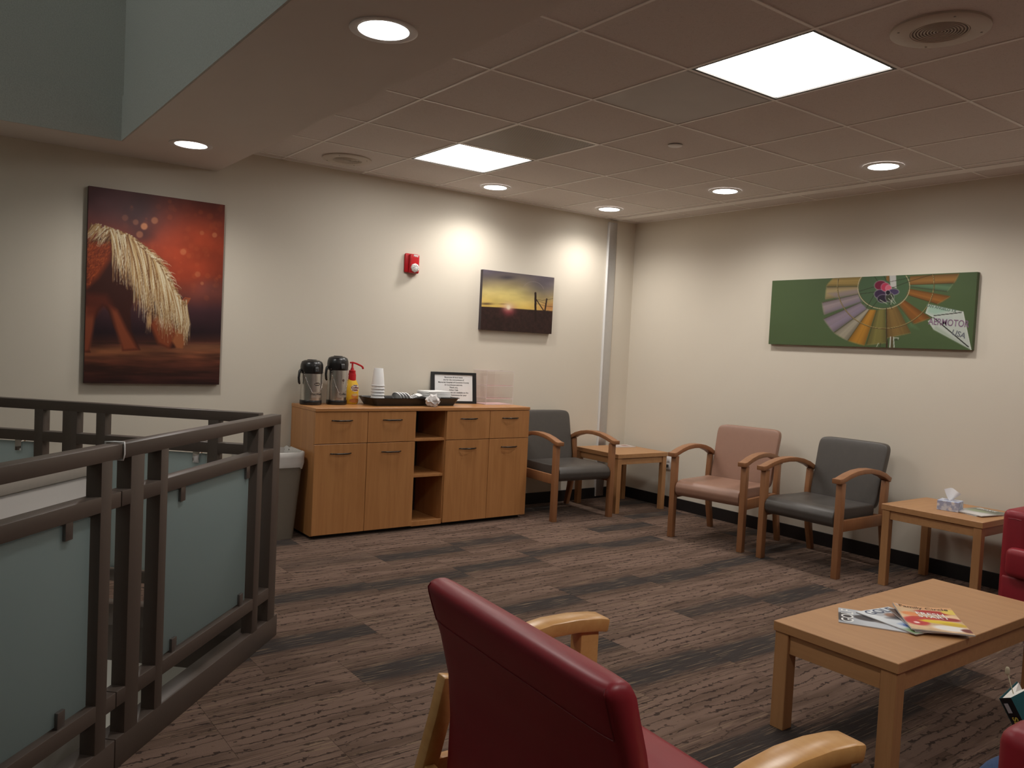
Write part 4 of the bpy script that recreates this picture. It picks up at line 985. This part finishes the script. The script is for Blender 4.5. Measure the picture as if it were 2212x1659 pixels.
# ------------------------------------------------------------------ waste bin
wb = empty('waste_bin', (-3.565, -.215, 0), 0, 'grey rectangular waste bin with a white liner beside the cabinet', 'bin')
BX, BY, BH = .20, .145, .60
ring_ = lambda f, z, ins=0: rrect(BX*f-ins, BY*f-ins, .035, z)
add('bin_body', loft([ring_(.80, .001), ring_(.80, .012), ring_(1.0, BH-.05), ring_(1.0, BH-.02), ring_(1.0, BH-.02, .004), ring_(.80, .012, .004)], True, True), plain('bin_grey', lin((112,104,92)), .5, var=.05), wb)
def lin_ring(f, z, ins, amp, ph):
    P = rrect(BX*f-ins, BY*f-ins, .035, z, 9); return [(p[0]*(1+amp*math.sin(k*1.7+ph)), p[1]*(1+amp*math.sin(k*2.3+ph)), p[2] + .006*math.sin(k*.9+ph)) for k, p in enumerate(P)]
add('liner', loft([lin_ring(.97, BH-.115, -.006, .012, 0), lin_ring(1.0, BH-.08, -.007, .010, 1), lin_ring(1.0, BH-.04, -.006, .008, 2), lin_ring(1.02, BH-.008, -.006, .004, 2.4), lin_ring(1.01, BH-.002, .002, .004, 2.5), lin_ring(.98, BH-.06, .010, .012, 3), lin_ring(.92, BH-.25, .02, .03, 4), lin_ring(.85, .06, .02, .03, 5)], False, True), plain('liner_plastic', (.56,.54,.51), .4, var=.10, scale=20), wb, 80)
rim_top = None
# ------------------------------------------------------------------ guest chairs
def make_guest_chair(label, vinyl):
    r = empty('guest_chair', (0,0,0), 0, label, 'chair', 'wooden-armed guest chairs')
    for s in (-1, 1):
        x = s*.285
        add('leg', box(x-.021, x+.021, -.315, -.268, 0, .615, .003), M_BEECH, r)
        add('leg', sweep([(x,.305,0),(x,.265,.16),(x,.235,.34),(x,.232,.45),(x,.240,.60)], .036, .048, Vector((1,0,0)), .003, None, [.040,.046,.056,.052,.044]), M_BEECH, r)
        add('arm', sweep([(x,-.352,.628),(x,-.318,.630),(x,-.285,.640),(x,-.23,.656),(x,-.15,.672),(x,-.06,.679),(x,.03,.676),(x,.11,.663),(x,.19,.640),(x,.262,.606)],   .060, .032, Vector((1,0,0)), .004), M_BEECH, r)
        add('side_rail', box(x-.013, x+.013, -.27, .22, .298, .372, .003), M_BEECH, r)
    add('rear_rail', box(-.27, .27, .215, .238, .305, .365, .003), M_BEECH, r)
    # seat with waterfall front
    prof = [(.172,.395),(.172,.425),(.16,.438),(.05,.436),(-.12,.438),(-.22,.440),(-.275,.434),(-.305,.416),(-.320,.385),(-.315,.348),(-.294,.322),(-.255,.316),(.0,.338),(.15,.350),(.168,.362)]
    add('seat', prism(prof, lambda p: (-.258, p[0], p[1]), (.516, 0, 0), None, .010, 3), vinyl, r, 50)
    bp_ = []
    def shape(q):
        z = (q.z+.226)/.452; w = 1.0 - .06*(1-z); y = q.y + .112*z + .012*math.cos(q.x/.26*1.2)
        return (q.x*w, y, q.z)
    add('backrest', superbox(0, .206, .614, .262, .030, .226, .20, 44, 24, None, shape), vinyl, r, 60)
    return r
PI = math.pi
ch1 = make_guest_chair('charcoal vinyl guest chair between the cabinet and the corner side table', M_GRAYVIN)
ch1.location = (-1.085, -.385, 0); ch1.rotation_euler = (0, 0, math.radians(-4))
ch2 = make_guest_chair('tan vinyl guest chair on the right wall', M_TANVIN)
ch2.location = (-.535, -1.665, 0); ch2.rotation_euler = (0, 0, math.radians(-79.3))
ch3 = dup(ch1, (-.475, -2.452, 0), math.radians(-90), 'charcoal vinyl guest chair on the right wall next to the tan one')

# ------------------------------------------------------------------ tables
def make_table(name, w, d, h, slab, leg, apr, label, group=None):
    r = empty(name, (0,0,0), 0, label, 'table', group)
    add('tabletop', box(-w/2, w/2, -d/2, d/2, h-slab, h, .002, 1), M_MAPLE, r)
    e = .006
    for sx_ in (-1, 1):
        for sy_ in (-1, 1):
            x0 = sx_*(w/2-e); y0 = sy_*(d/2-e); add('leg', box(min(x0, x0-sx_*leg), max(x0, x0-sx_*leg), min(y0, y0-sy_*leg), max(y0, y0-sy_*leg), 0, h-slab-.001, .002, 1), M_MAPLEZ, r)
    i = e+.010
    for s in (-1, 1):
        y0 = s*(d/2-i); add('apron', box(-w/2+e+leg, w/2-e-leg, min(y0, y0-s*.02), max(y0, y0-s*.02), h-slab-apr, h-slab-.004, .001, 1), M_MAPLE, r)
        x0 = s*(w/2-i); add('apron', box(min(x0, x0-s*.02), max(x0, x0-s*.02), -d/2+e+leg, d/2-e-leg, h-slab-apr, h-slab-.004, .001, 1), M_MAPLE, r)
    return r
t1 = make_table('side_table', .60, .56, .51, .036, .046, .055, 'square wooden side table in the room corner', 'wooden side tables')
t1.location = (-.395, -.375, 0); t1.rotation_euler = (0, 0, math.radians(-1))
t2 = dup(t1, (-.350, -3.235, 0), math.radians(90), 'wooden side table between the charcoal chair and the red armchair, holding tissues')
ct = make_table('coffee_table', 1.205, .48, .40, .036, .056, .075, 'low wooden coffee table with magazines in the middle of the seating')
ct.location = (-2.3125, -4.03, 0)

# ------------------------------------------------------------------ magazines
def mag(w, h, O, u, art, z, label, th=.004, curl=0.0, cat='magazine', group='magazines on the coffee table', txt=()):
    """O = top-left corner (x,y); u = direction of the top edge; page runs to the right-hand side of u"""
    u = Vector((u[0], u[1], 0)).normalized(); v = Vector((u.y, -u.x, 0))
    r = empty('magazine', (O[0], O[1], z), 0, label, cat, group)
    def lift(x, y): return curl*((1-y/h)**3)*(.4+.6*abs(2*x/w-1)**2)
    def f(x, y): return u*x + v*y + Vector((0, 0, th + lift(x, y)))
    f.curved = True
    t = bmesh.new(); n = 8; m = 10
    top = [[t.verts.new(f(w*i/n, h*j/m) - Vector((0,0,.0003))) for j in range(m+1)] for i in range(n+1)]; bot = [[t.verts.new(u*(w*i/n) + v*(h*j/m) + Vector((0,0,.6*lift(w*i/n, h*j/m)))) for j in range(m+1)] for i in range(n+1)]
    for G, fl in ((top, False), (bot, True)):
        for i in range(n):
            for j in range(m):
                q = (G[i][j], G[i+1][j], G[i+1][j+1], G[i][j+1]); t.faces.new(q[::-1] if fl else q)
    for i in range(n): t.faces.new((top[i][0], top[i+1][0], bot[i+1][0], bot[i][0])); t.faces.new((top[i][m], bot[i][m], bot[i+1][m], top[i+1][m]))
    for j in range(m): t.faces.new((top[0][j], bot[0][j], bot[0][j+1], top[0][j+1])); t.faces.new((top[n][j], top[n][j+1], bot[n][j+1], bot[n][j]))
    add('pages', t, plain('page_edges', (.55,.52,.50), .7), r, None)
    me = art.mesh('cover', f, M_GLOSSPRINT); cv = link('cover', me, r)
    for body, cx_, cy_, size, ang, mt, sx_ in txt:
        c, s_ = math.cos(ang), math.sin(ang)
        text('lettering', body, size, (lambda cx_, cy_, c, s_: (lambda x, y: f(min(w, max(0, cx_ + c*x + s_*y)), min(h, max(0, cy_ + s_*x - c*y))) + Vector((0, 0, .0007))))(cx_, cy_, c, s_), mt, cv, bold=.0005, sx=sx_)
    return r
def cover(w, h, base, px=70):
    return Art(w, h, [(0,0),(100,0),(100,130),(0,130)], px, int(px*h/w), base, 1.0)
TZ = .4002
a = cover(.19, .26, (196,200,206))
a.poly([(0,0),(100,0),(100,20),(0,30)], (150,156,164), .7, 20); a.ell(40, 9, 30, 15, (56,54,58), 1, .3); a.ell(52, 52, 18, 26, (70,68,72), 1, .3); a.poly([(40,70),(70,60),(66,100),(52,104)], (54,52,56), .9, 8); a.ell(44, 80, 12, 18, (120,112,108), .9, .5); a.poly([(60,95),(80,90),(90,130),(62,130)], (226,228,232), 1, 6)
mag(.19, .26, (-2.712, -3.930), (.159, .099), a, TZ, 'pale golf magazine at the far left of the coffee table pile', txt=[('GOLF', .095, .034, .064, 0, M_WHITEINK, 1.0)])
a = cover(.19, .26, (206,212,218))
a.poly([(0,0),(60,0),(40,40),(0,60)], (228,232,234), .9, 14); a.ell(45, 28, 22, 14, (176,180,186), 1, .4); a.ell(55, 40, 15, 12, (150,110,92), 1, .5); a.poly([(30,48),(95,40),(100,72),(50,70)], (46,42,48), 1, 8); a.poly([(20,80),(80,78),(80,104),(20,104)], (84,118,176), .8, 6); a.poly([(0,104),(100,104),(100,130),(0,130)], (120,150,100), 1, 8); a.ell(40, 116, 26, 8, (170,200,90), .9, .5)
mag(.19, .26, (-2.552, -3.905), (.181, -.029), a, TZ+.0052, 'blue-white golf magazine overlapping the pale one in the pile', txt=[('GOLF', .10, .030, .060, 0, plain('cover_navy', (.03,.05,.12), .4), 1.0), ('SPECIAL', .085, .185, .026, 0, plain('cover_blue', (.03,.09,.40), .4), 1.0)])
a = cover(.20, .26, (92,72,66)); a.poly([(0,60),(100,60),(100,130),(0,130)], (170,164,166), 1, 10); a.poly([(10,10),(60,10),(60,56),(10,56)], (52,40,38), 1, 6); a.poly([(60,80),(100,80),(100,130),(60,130)], (216,212,210), 1, 6)
mag(.20, .26, (-2.405, -3.955), (.753, -.659), a, TZ+.0104, 'dark-covered magazine mostly hidden under the colourful one')
a = cover(.212, .285, (226,190,150)); nzz = a.noise(6, 8, 3, 3)
a.a = a.a*(.8+.3*nzz)[..., None]; a.poly([(0,0),(100,0),(100,12),(0,12)], (206,140,90), .8, 8)
for q in ((62,28,30,10,(176,34,36)),(20,84,20,22,(190,44,50)),(78,58,22,9,(150,26,36)),(40,62,26,7,(196,60,44)),(92,20,14,12,(226,200,90)),(60,78,34,9,(226,196,40)),(82,86,22,8,(206,170,40)),(20,46,16,10,(226,140,84)),(70,108,30,14,(236,232,228)),(96,112,12,10,(110,36,36)),(18,92,5,5,(250,220,214))): a.ell(q[0], q[1], q[2], q[3], q[4], .95, .35)
mag(.212, .285, (-2.366, -3.950), (.143, -.162), a, TZ+.0156, 'colourful red and yellow food magazine on top of the pile', th=.005, curl=.012, txt=[('Family Circle', .106, .022, .034, 0, plain('cover_brown', (.10,.05,.02), .4), 1.0), ('FRESH', .115, .085, .038, 0, M_WHITEINK, 1.0), ('START', .12, .118, .038, 0, M_WHITEINK, 1.0)])
# on the far side table
a = cover(.21, .27, (176,176,172)); a.poly([(0,0),(100,0),(100,60),(0,45)], (92,98,84), 1, 20); a.ell(40, 60, 30, 20, (140,156,120), .8, .6); a.poly([(0,90),(100,80),(100,130),(0,130)], (214,212,210), 1, 14)
b_ = cover(.21, .27, (200,198,196)); b_.poly([(20,20),(80,20),(80,70),(20,70)], (150,150,146), 1, 8)
mag(.21, .27, (-.150, -3.315), (-.07, -.21), b_, .5102, 'lower pale magazine beside the tissue box', group='magazines on the side table')
mag(.21, .27, (-.165, -3.302), (-.04, -.21), a, .5156, 'upper green and grey magazine beside the tissue box', group='magazines on the side table', txt=[('Boys', .085, .035, .060, 0, M_WHITEINK, 1.1)])
# leaflets on the corner table
a = cover(.15, .21, (206,196,192)); a.poly([(20,20),(80,30),(70,70),(25,60)], (150,110,104), .9, 10); a.poly([(20,90),(90,90),(90,110),(20,110)], (170,150,146), .8, 8)
mag(.15, .21, (-.12, -.16), (-.03, -.15), a, .5102, 'small pale booklet on the corner side table', th=.006, cat='booklet', group='booklets on the corner table')

# tissue box
tb = empty('tissue_box', (-.405, -3.245, .51), math.radians(-78), 'patterned blue and orange tissue box on the side table', 'tissue box')
def floral():
    g = NT('tissue_box_pattern'); tc = g.n('ShaderNodeTexCoord').outputs['Object']
    v1 = g.n('ShaderNodeTexVoronoi', {'Vector': tc, 'Scale': 26.0}); v2 = g.n('ShaderNodeTexNoise', {'Vector': tc, 'Scale': 32.0, 'Detail': 3.0}).outputs[0]
    c = g.mix(g.ramp(v2, .42, .55), rgba((.62,.66,.74)), rgba((.36,.40,.56))); c = g.mix(g.ramp(v1.outputs[0], .36, .18), c, rgba((.72,.70,.72)))
    h = g.n('ShaderNodeSeparateColor', {0: v1.outputs[1]}).outputs[0]
    c = g.mix(g.math('MULTIPLY', g.ramp(h, .78, .80), g.ramp(v1.outputs[0], .40, .32)), c, rgba((.72,.22,.07))); c = g.mix(g.math('MULTIPLY', g.ramp(h, .20, .18), g.ramp(v1.outputs[0], .34, .28)), c, rgba((.20,.20,.42)))
    return g.out(g.n('ShaderNodeBsdfPrincipled', {'Base Color': c, 'Roughness': .5}).outputs[0])
M_FLORAL = floral()
add('carton', box(-.060, .060, -.057, .057, 0, .060, .002, 1), M_FLORAL, tb)
add('rim', loft([rrect(.036, .024, .022, .0602), rrect(.042, .029, .026, .0614), rrect(.036, .024, .022, .0614)], False, False), M_WHITE, tb)
add('tissue', grid_surf(lambda u, v: (( -.004 + (u-.45)*.10*v**.8 + .012*v), .020*math.sin(u*5)*v - .006, .058 + .078*v*(1-.55*abs(u-.35)**1.2)), 10, 8), plain('tissue_white', (.78,.77,.79), .9, var=.03), tb, 180)

# ------------------------------------------------------------------ red upholstered armchair and sofa
def make_lounge(name, label, cat, w, seats, loc, rz, tee=True, sh=.450):
    r = empty(name, loc, rz, label, cat)
    D = .78; aw = .13
    add('base', box(-w/2+.015, w/2-.015, -D/2+.04, D/2-.02, .05, .30, .02, 3), M_RED, r, 60)
    for s in (-1, 1):
        x0, x1 = (s*(w/2-aw), s*w/2) if s > 0 else (-w/2, -w/2+aw)
        am = add('arm', box(min(x0,x1), max(x0,x1), -D/2+.045, D/2, .06, .645, .035, 4), M_RED, r, 60)
        add('arm_seam', tube([(min(x0,x1)+.034, -D/2+.0445, .598), ((x0+x1)/2, -D/2+.0445, .600), (max(x0,x1)-.034, -D/2+.0445, .598)], .0025, 5), plain('red_seam', (.20,.010,.017), .5), am)
    add('backrest', box(-w/2+aw*.9, w/2-aw*.9, D/2-.20, D/2, .30, .82, .05, 4), M_RED, r, 60)
    sw = (w-2*aw)/seats
    for k in range(seats):
        x0 = -w/2+aw+sw*k
        lo = x0-(.085 if k == 0 and tee else 0); hi = x0+sw+(.085 if k == seats-1 and tee else 0); fy = -D/2-.02 if tee else -D/2+.035
        c = box(lo+.004, hi-.004, fy, fy+.08, .300, sh+.005, .035, 4); c = box(x0+.004, x0+sw-.004, -D/2+.02, D/2-.19, .300, sh, .030, 4, c)
        add('seat_cushion', c, M_RED, r, 60)
    for sx_ in (-1, 1):
        for sy_ in (-1, 1): add('foot', box(sx_*(w/2-.07)-.025, sx_*(w/2-.07)+.025, sy_*(D/2-.09)-.025, sy_*(D/2-.09)+.025, 0, .055, .003), M_BEECH, r)
    return r
make_lounge('red_armchair', 'red upholstered armchair against the right wall at the edge of the view', 'armchair', .80, 1, (-.50, -4.115, 0), math.radians(-90))
make_lounge('red_sofa', 'red upholstered sofa in the lower right corner with a reader on it', 'sofa', 1.55, 2, (-2.945, -5.23, 0), PI, False, .405)

# ------------------------------------------------------------------ foreground red chair with honey-wood arms
fc = empty('red_wood_armchair', (-4.30, -4.362, 0), math.radians(85.5), 'red vinyl chair seen from behind in the foreground with honey-coloured wooden arms', 'chair')
for s in (-1, 1):
    x = s*.385
    add('leg', box(x-.024, x+.024, -.245, -.185, 0, .628, .004), M_GOLDWOOD, fc)
    add('leg', sweep([(x,.34,0),(x,.295,.18),(x,.245,.36),(x,.214,.48),(x,.198,.57)], .040, .05, Vector((1,0,0)), .004, None, [.036,.040,.042,.042,.036]), M_GOLDWOOD, fc)
    add('arm', sweep([(x,.165,.580),(x,.13,.594),(x,.07,.616),(x,-.01,.636),(x,-.09,.647),(x,-.17,.648),(x,-.24,.642),(x,-.272,.636)], .070, .038, Vector((1,0,0)), .008), M_GOLDWOOD, fc)
    add('side_rail', box(x-.015, x+.015, -.19, .24, .30, .375, .004), M_GOLDWOOD, fc)
add('rear_rail', box(-.365, .365, .235, .262, .30, .37, .003), M_GOLDWOOD, fc)
def back_y(z):   # rear face
    return float(np.interp(z, [.36,.50,.60,.70,.78,.85], [.228,.226,.236,.262,.290,.312]))
rings = []
for z in np.linspace(.36, .806, 14):
    yb_ = back_y(z); th_ = .065 + .012*max(0, (z-.6)/.2); w_ = .335; L = []
    for k in range(24):
        a = 2*PI*k/24; ex = .28; sgn = lambda v: math.copysign(abs(v)**ex, v); L.append((w_*sgn(math.cos(a)), yb_ - th_/2 + th_/2*sgn(math.sin(a)), z))
    rings.append(L)
for f, dz in ((.94,.012),(.78,.021),(.5,.027),(.2,.029)):
    z = .806+dz; yb_ = back_y(z); L = []; th_ = .077
    for k in range(24):
        a = 2*PI*k/24; sgn = lambda v: math.copysign(abs(v)**.28, v); L.append(((.335-.020*(1-f))*sgn(math.cos(a)), back_y(.82) - th_/2 + th_/2*f*sgn(math.sin(a)), z))
    rings.append(L)
add('backrest', loft(rings, True, True), M_RED, fc, 60)
plain('red_seam', (.20,.010,.017), .5)
zi = min(range(14), key=lambda i: abs(rings[i][0][2]-.742))
add('seam', tube([Vector(rings[zi_][k]) + Vector((0, .0008, 0)) for zi_ in (9+2,) for k in range(2, 11)], .0011, 5), MATS['red_seam'], fc)
for kk in (2, 10):
    col = [Vector(rings[i][kk]) for i in range(zi, len(rings)-2)]; cen = Vector((0, back_y(.78)-.04, 0))
    sm = [p + ((p-cen)*Vector((1,1,0))).normalized()*.0006 for p in col]; add('seam', tube(sm, .0016, 5), MATS['red_seam'], fc)
prof = [(.18,.375),(.18,.440),(.16,.452),(.0,.452),(-.15,.455),(-.235,.448),(-.272,.425),(-.280,.395),(-.268,.360),(-.235,.345),(.15,.350)]
add('seat', prism(prof, lambda p: (-.345, p[0], p[1]), (.69, 0, 0), None, .014, 3), M_RED, fc, 50)

# ------------------------------------------------------------------ reader on the sofa (mostly beyond the frame)
pr = empty('person', (-3.40, -5.25, 0), 0, 'seated person in blue jeans reading on the red sofa', 'person')
def skin(name, pts, edges, rad, mat, parent, root=0, sub=2):
    me = bpy.data.meshes.new(name); me.from_pydata([Vector(p) - Vector(pr.location) for p in pts], edges, []); me.materials.append(mat)
    o = link(name, me, parent); m = o.modifiers.new('skin', 'SKIN'); m.use_smooth_shade = True; o.modifiers.new('sub', 'SUBSURF').levels = sub
    o.modifiers['sub'].render_levels = sub
    for i, v in enumerate(me.skin_vertices[0].data): v.radius = (rad[i], rad[i]) if not isinstance(rad[i], tuple) else rad[i]; v.use_root = (i == root)
    return o
M_SKIN = plain('skin_tone', (.45,.24,.16), .5, var=.05); M_DENIM = plain('blue_denim', (.045,.085,.19), .85, var=.25, scale=180); M_SHIRT = plain('grey_shirt', (.16,.16,.17), .85, var=.08); M_HAIR = plain('brown_hair', (.04,.02,.012), .6, var=.3, scale=120); M_SHOE = plain('dark_shoe', (.03,.03,.035), .5)
C_ = -3.31; HZ = .58
P = [(C_,-5.22,HZ),(C_,-5.26,.70),(C_,-5.30,.86),(C_,-5.31,.98),(C_,-5.29,1.06),(C_,-5.26,1.13),(C_,-5.24,1.20),     # 0-6 pelvis..head
     (C_-.17,-5.31,.98),(C_-.215,-5.22,.78),(C_-.15,-5.02,.60),(C_-.135,-4.955,.545),                                   # left arm 7-10
     (C_+.17,-5.31,.98),(C_+.215,-5.22,.78),(C_+.13,-5.02,.60),(C_+.030,-4.955,.560),                                   # right arm 11-14
     (C_-.10,-5.20,.54),(C_-.117,-4.79,.405),(C_-.11,-4.74,.09),(C_-.11,-4.64,.05),                                    # left leg
     (C_+.10,-5.20,.54),(C_+.11,-4.80,.41),(C_+.12,-4.72,.09),(C_+.12,-4.62,.05)]
E = [(0,1),(1,2),(2,3),(3,4),(4,5),(5,6),(3,7),(7,8),(8,9),(9,10),(3,11),(11,12),(12,13),(13,14),(0,15),(15,16),(16,17),(17,18),(0,19),(19,20),(20,21),(21,22)]
R_ = [.12,.105,.105,.075,.046,.085,.08,.045,.042,.034,.026,.045,.042,.034,.026,.082,.058,.038,.034,.082,.058,.038,.034]
skin('body', P, E, R_, M_SKIN, pr)
skin('jeans', [P[0],P[15],P[16],P[17],P[19],P[20],P[21]], [(0,1),(1,2),(2,3),(0,4),(4,5),(5,6)], [.145,.095,.072,.060,.095,.072,.060], M_DENIM, pr)
skin('shirt', [P[0],P[1],P[2],(C_,-5.305,.955),P[7],P[8],P[9],P[11],P[12],P[13],(C_,-5.292,1.045)], [(0,1),(1,2),(2,3),(3,4),(4,5),(5,6),(3,7),(7,8),(8,9),(3,10)], [.145,.142,.150,.135,.088,.062,.046,.088,.062,.046,.072], M_SHIRT, pr)
for s in (-1, 1):
    f0 = Vector((C_+s*.115, -4.66, .045)); add('shoe', superbox(f0.x-pr.location.x, f0.y-pr.location.y, .045, .045, .125, .045, .5, 20, 12), M_SHOE, pr, 80)
    # hand: fingers round the book, thumb inside
    hb = Vector((C_-.135, -4.955, .545)) if s < 0 else Vector((C_+.030, -4.955, .560))
    pts = [hb, hb+Vector((-s*.010,.045,.004))]; ed = [(0,1)]; rd = [.026,.024]
    for k in range(4):
        b0 = hb + Vector((-s*.004, .058, .024-.016*k)); i = len(pts); L = (.030,.034,.032,.025)[k]
        pts += [b0, b0+Vector((s*.002-s*.006, L, .004)), b0+Vector((-s*.020, L*1.5, .002))]; ed += [(1,i),(i,i+1),(i+1,i+2)]; rd += [.0090,.0085,.0075]
    i = len(pts); pts += [hb+Vector((s*.012,.020,.026)), hb+Vector((s*.010,.042,.044)), hb+Vector((s*.004,.058,.052))]; ed += [(0,i),(i,i+1),(i+1,i+2)]; rd += [.011,.0095,.008]
    skin('hand', pts, ed, rd, M_SKIN, pr, 0, 1)
hd_ = Vector((C_, -5.235, 1.19)) - Vector(pr.location)
add('head', superbox(hd_.x, hd_.y, hd_.z, .075, .095, .115, .85, 28, 18, None, lambda q: (q.x*(1-.12*max(0, -q.z/.115)), q.y, q.z)), M_SKIN, pr, 80)
add('nose', superbox(hd_.x, hd_.y+.100, hd_.z-.012, .013, .020, .024, .9, 12, 8), M_SKIN, pr, 80)
add('mouth', superbox(hd_.x, hd_.y+.086, hd_.z-.056, .024, .010, .007, .9, 12, 8), plain('lip', (.36,.13,.11), .5), pr, 80)
for s in (-1, 1):
    add('eye', superbox(hd_.x+s*.031, hd_.y+.082, hd_.z+.010, .012, .010, .007, .9, 12, 8), plain('eye_dark', (.05,.04,.04), .2), pr, 80); add('ear', superbox(hd_.x+s*.078, hd_.y-.005, hd_.z-.005, .010, .018, .030, .9, 12, 8), M_SKIN, pr, 80)
add('hair', superbox(hd_.x, hd_.y-.022, hd_.z+.035, .084, .092, .098, .85, 28, 18), M_HAIR, pr, 80)
# the book
ST = Vector((-3.500, -4.803, .620)); sd = Vector((.025, -.080, -.150)).normalized()
orth = lambda v: (Vector(v) - sd*Vector(v).dot(sd)).normalized()
sr = orth((-.2, -.95, .25)); wl = orth((.9, -.45, 0)); wr = orth((.93, .10, .20))
bk = empty('paperback_book', ST, 0, 'open paperback book with a teal cover held by the reader', 'book')
bh, bw, sw_ = .178, .110, .030
def slab(a, b, c, th, bm=None):
    """parallelogram plate from origin a spanned by b and c, thickness th"""
    n = b.cross(c).normalized()*th; t = bmesh.new(); v = [t.verts.new(p) for p in (a, a+b, a+b+c, a+c, a+n, a+b+n, a+b+c+n, a+c+n)]
    for f in ((0,1,2,3),(7,6,5,4),(0,4,5,1),(1,5,6,2),(2,6,7,3),(3,7,4,0)): t.faces.new([v[i] for i in f])
    return merge(bm, t)
Zv = Vector((0,0,0)); spd = sr*sw_
M_COV = plain('book_teal', (.010,.075,.085), .5, var=.3, scale=14); M_SPINE = plain('book_spine_black', (.010,.011,.014), .3)
add('spine', slab(Zv, spd, sd*bh, .0012), M_SPINE, bk, None); add('front_cover', slab(spd, wl*bw, sd*bh, .0012), M_COV, bk, None); add('back_cover', slab(Zv, wr*bw, sd*bh, .0012), M_COV, bk, None)
i1 = (wr - wl*wr.dot(wl)).normalized()*.004; i2 = (wl - wr*wl.dot(wr)).normalized()*.004
t = bmesh.new(); q = [Zv+wr*.004+i2+sd*.002, Zv+wr*(bw-.004)+i2+sd*.002, spd*.5+(wl+wr).normalized()*.040+sd*.002, spd+wl*(bw-.004)+i1+sd*.002, spd+wl*.004+i1+sd*.002]
A_ = [t.verts.new(p) for p in q]; B_ = [t.verts.new(p + sd*(bh-.004)) for p in q]; t.faces.new(A_); t.faces.new(B_[::-1])
for i in range(5): t.faces.new((A_[i], B_[i], B_[(i+1)%5], A_[(i+1)%5]))
add('pages', t, plain('book_pages', (.76,.73,.68), .8), bk, None)
M_YEL = plain('yellow_ink', (.62,.52,.08), .4)
su = sr; outn = sd.cross(su).normalized()
if outn.x > 0: outn = -outn
text('lettering', 'SHARON', .0185, lambda x, y: sd*(x+.086) + su*(sw_*.5+y) + outn*.0022, M_YEL, bk, bold=.0006, sx=1.15)
add('spine_stripe', slab(su*.006 + sd*.012 + outn*.0016, sd*.022, su*.010, .0004), plain('spine_grey', (.45,.47,.50), .4), bk, None)
bmk = Vector((.01, -.03, .0)); add('bookmark', tube([spd*.5 + wl*.025, spd*.4 + wl*.028 + Vector((-.002,.006,.020)), spd*.3 + wl*.030 + Vector((-.003,.012,.042))], .0012, 5), plain('bookmark_cord', (.50,.44,.30), .7), bk, None)
add('tassel', superbox(*(spd*.3 + wl*.030 + Vector((-.004,.013,.048))), .004, .005, .010, .8, 10, 8), MATS['bookmark_cord'], bk, None)
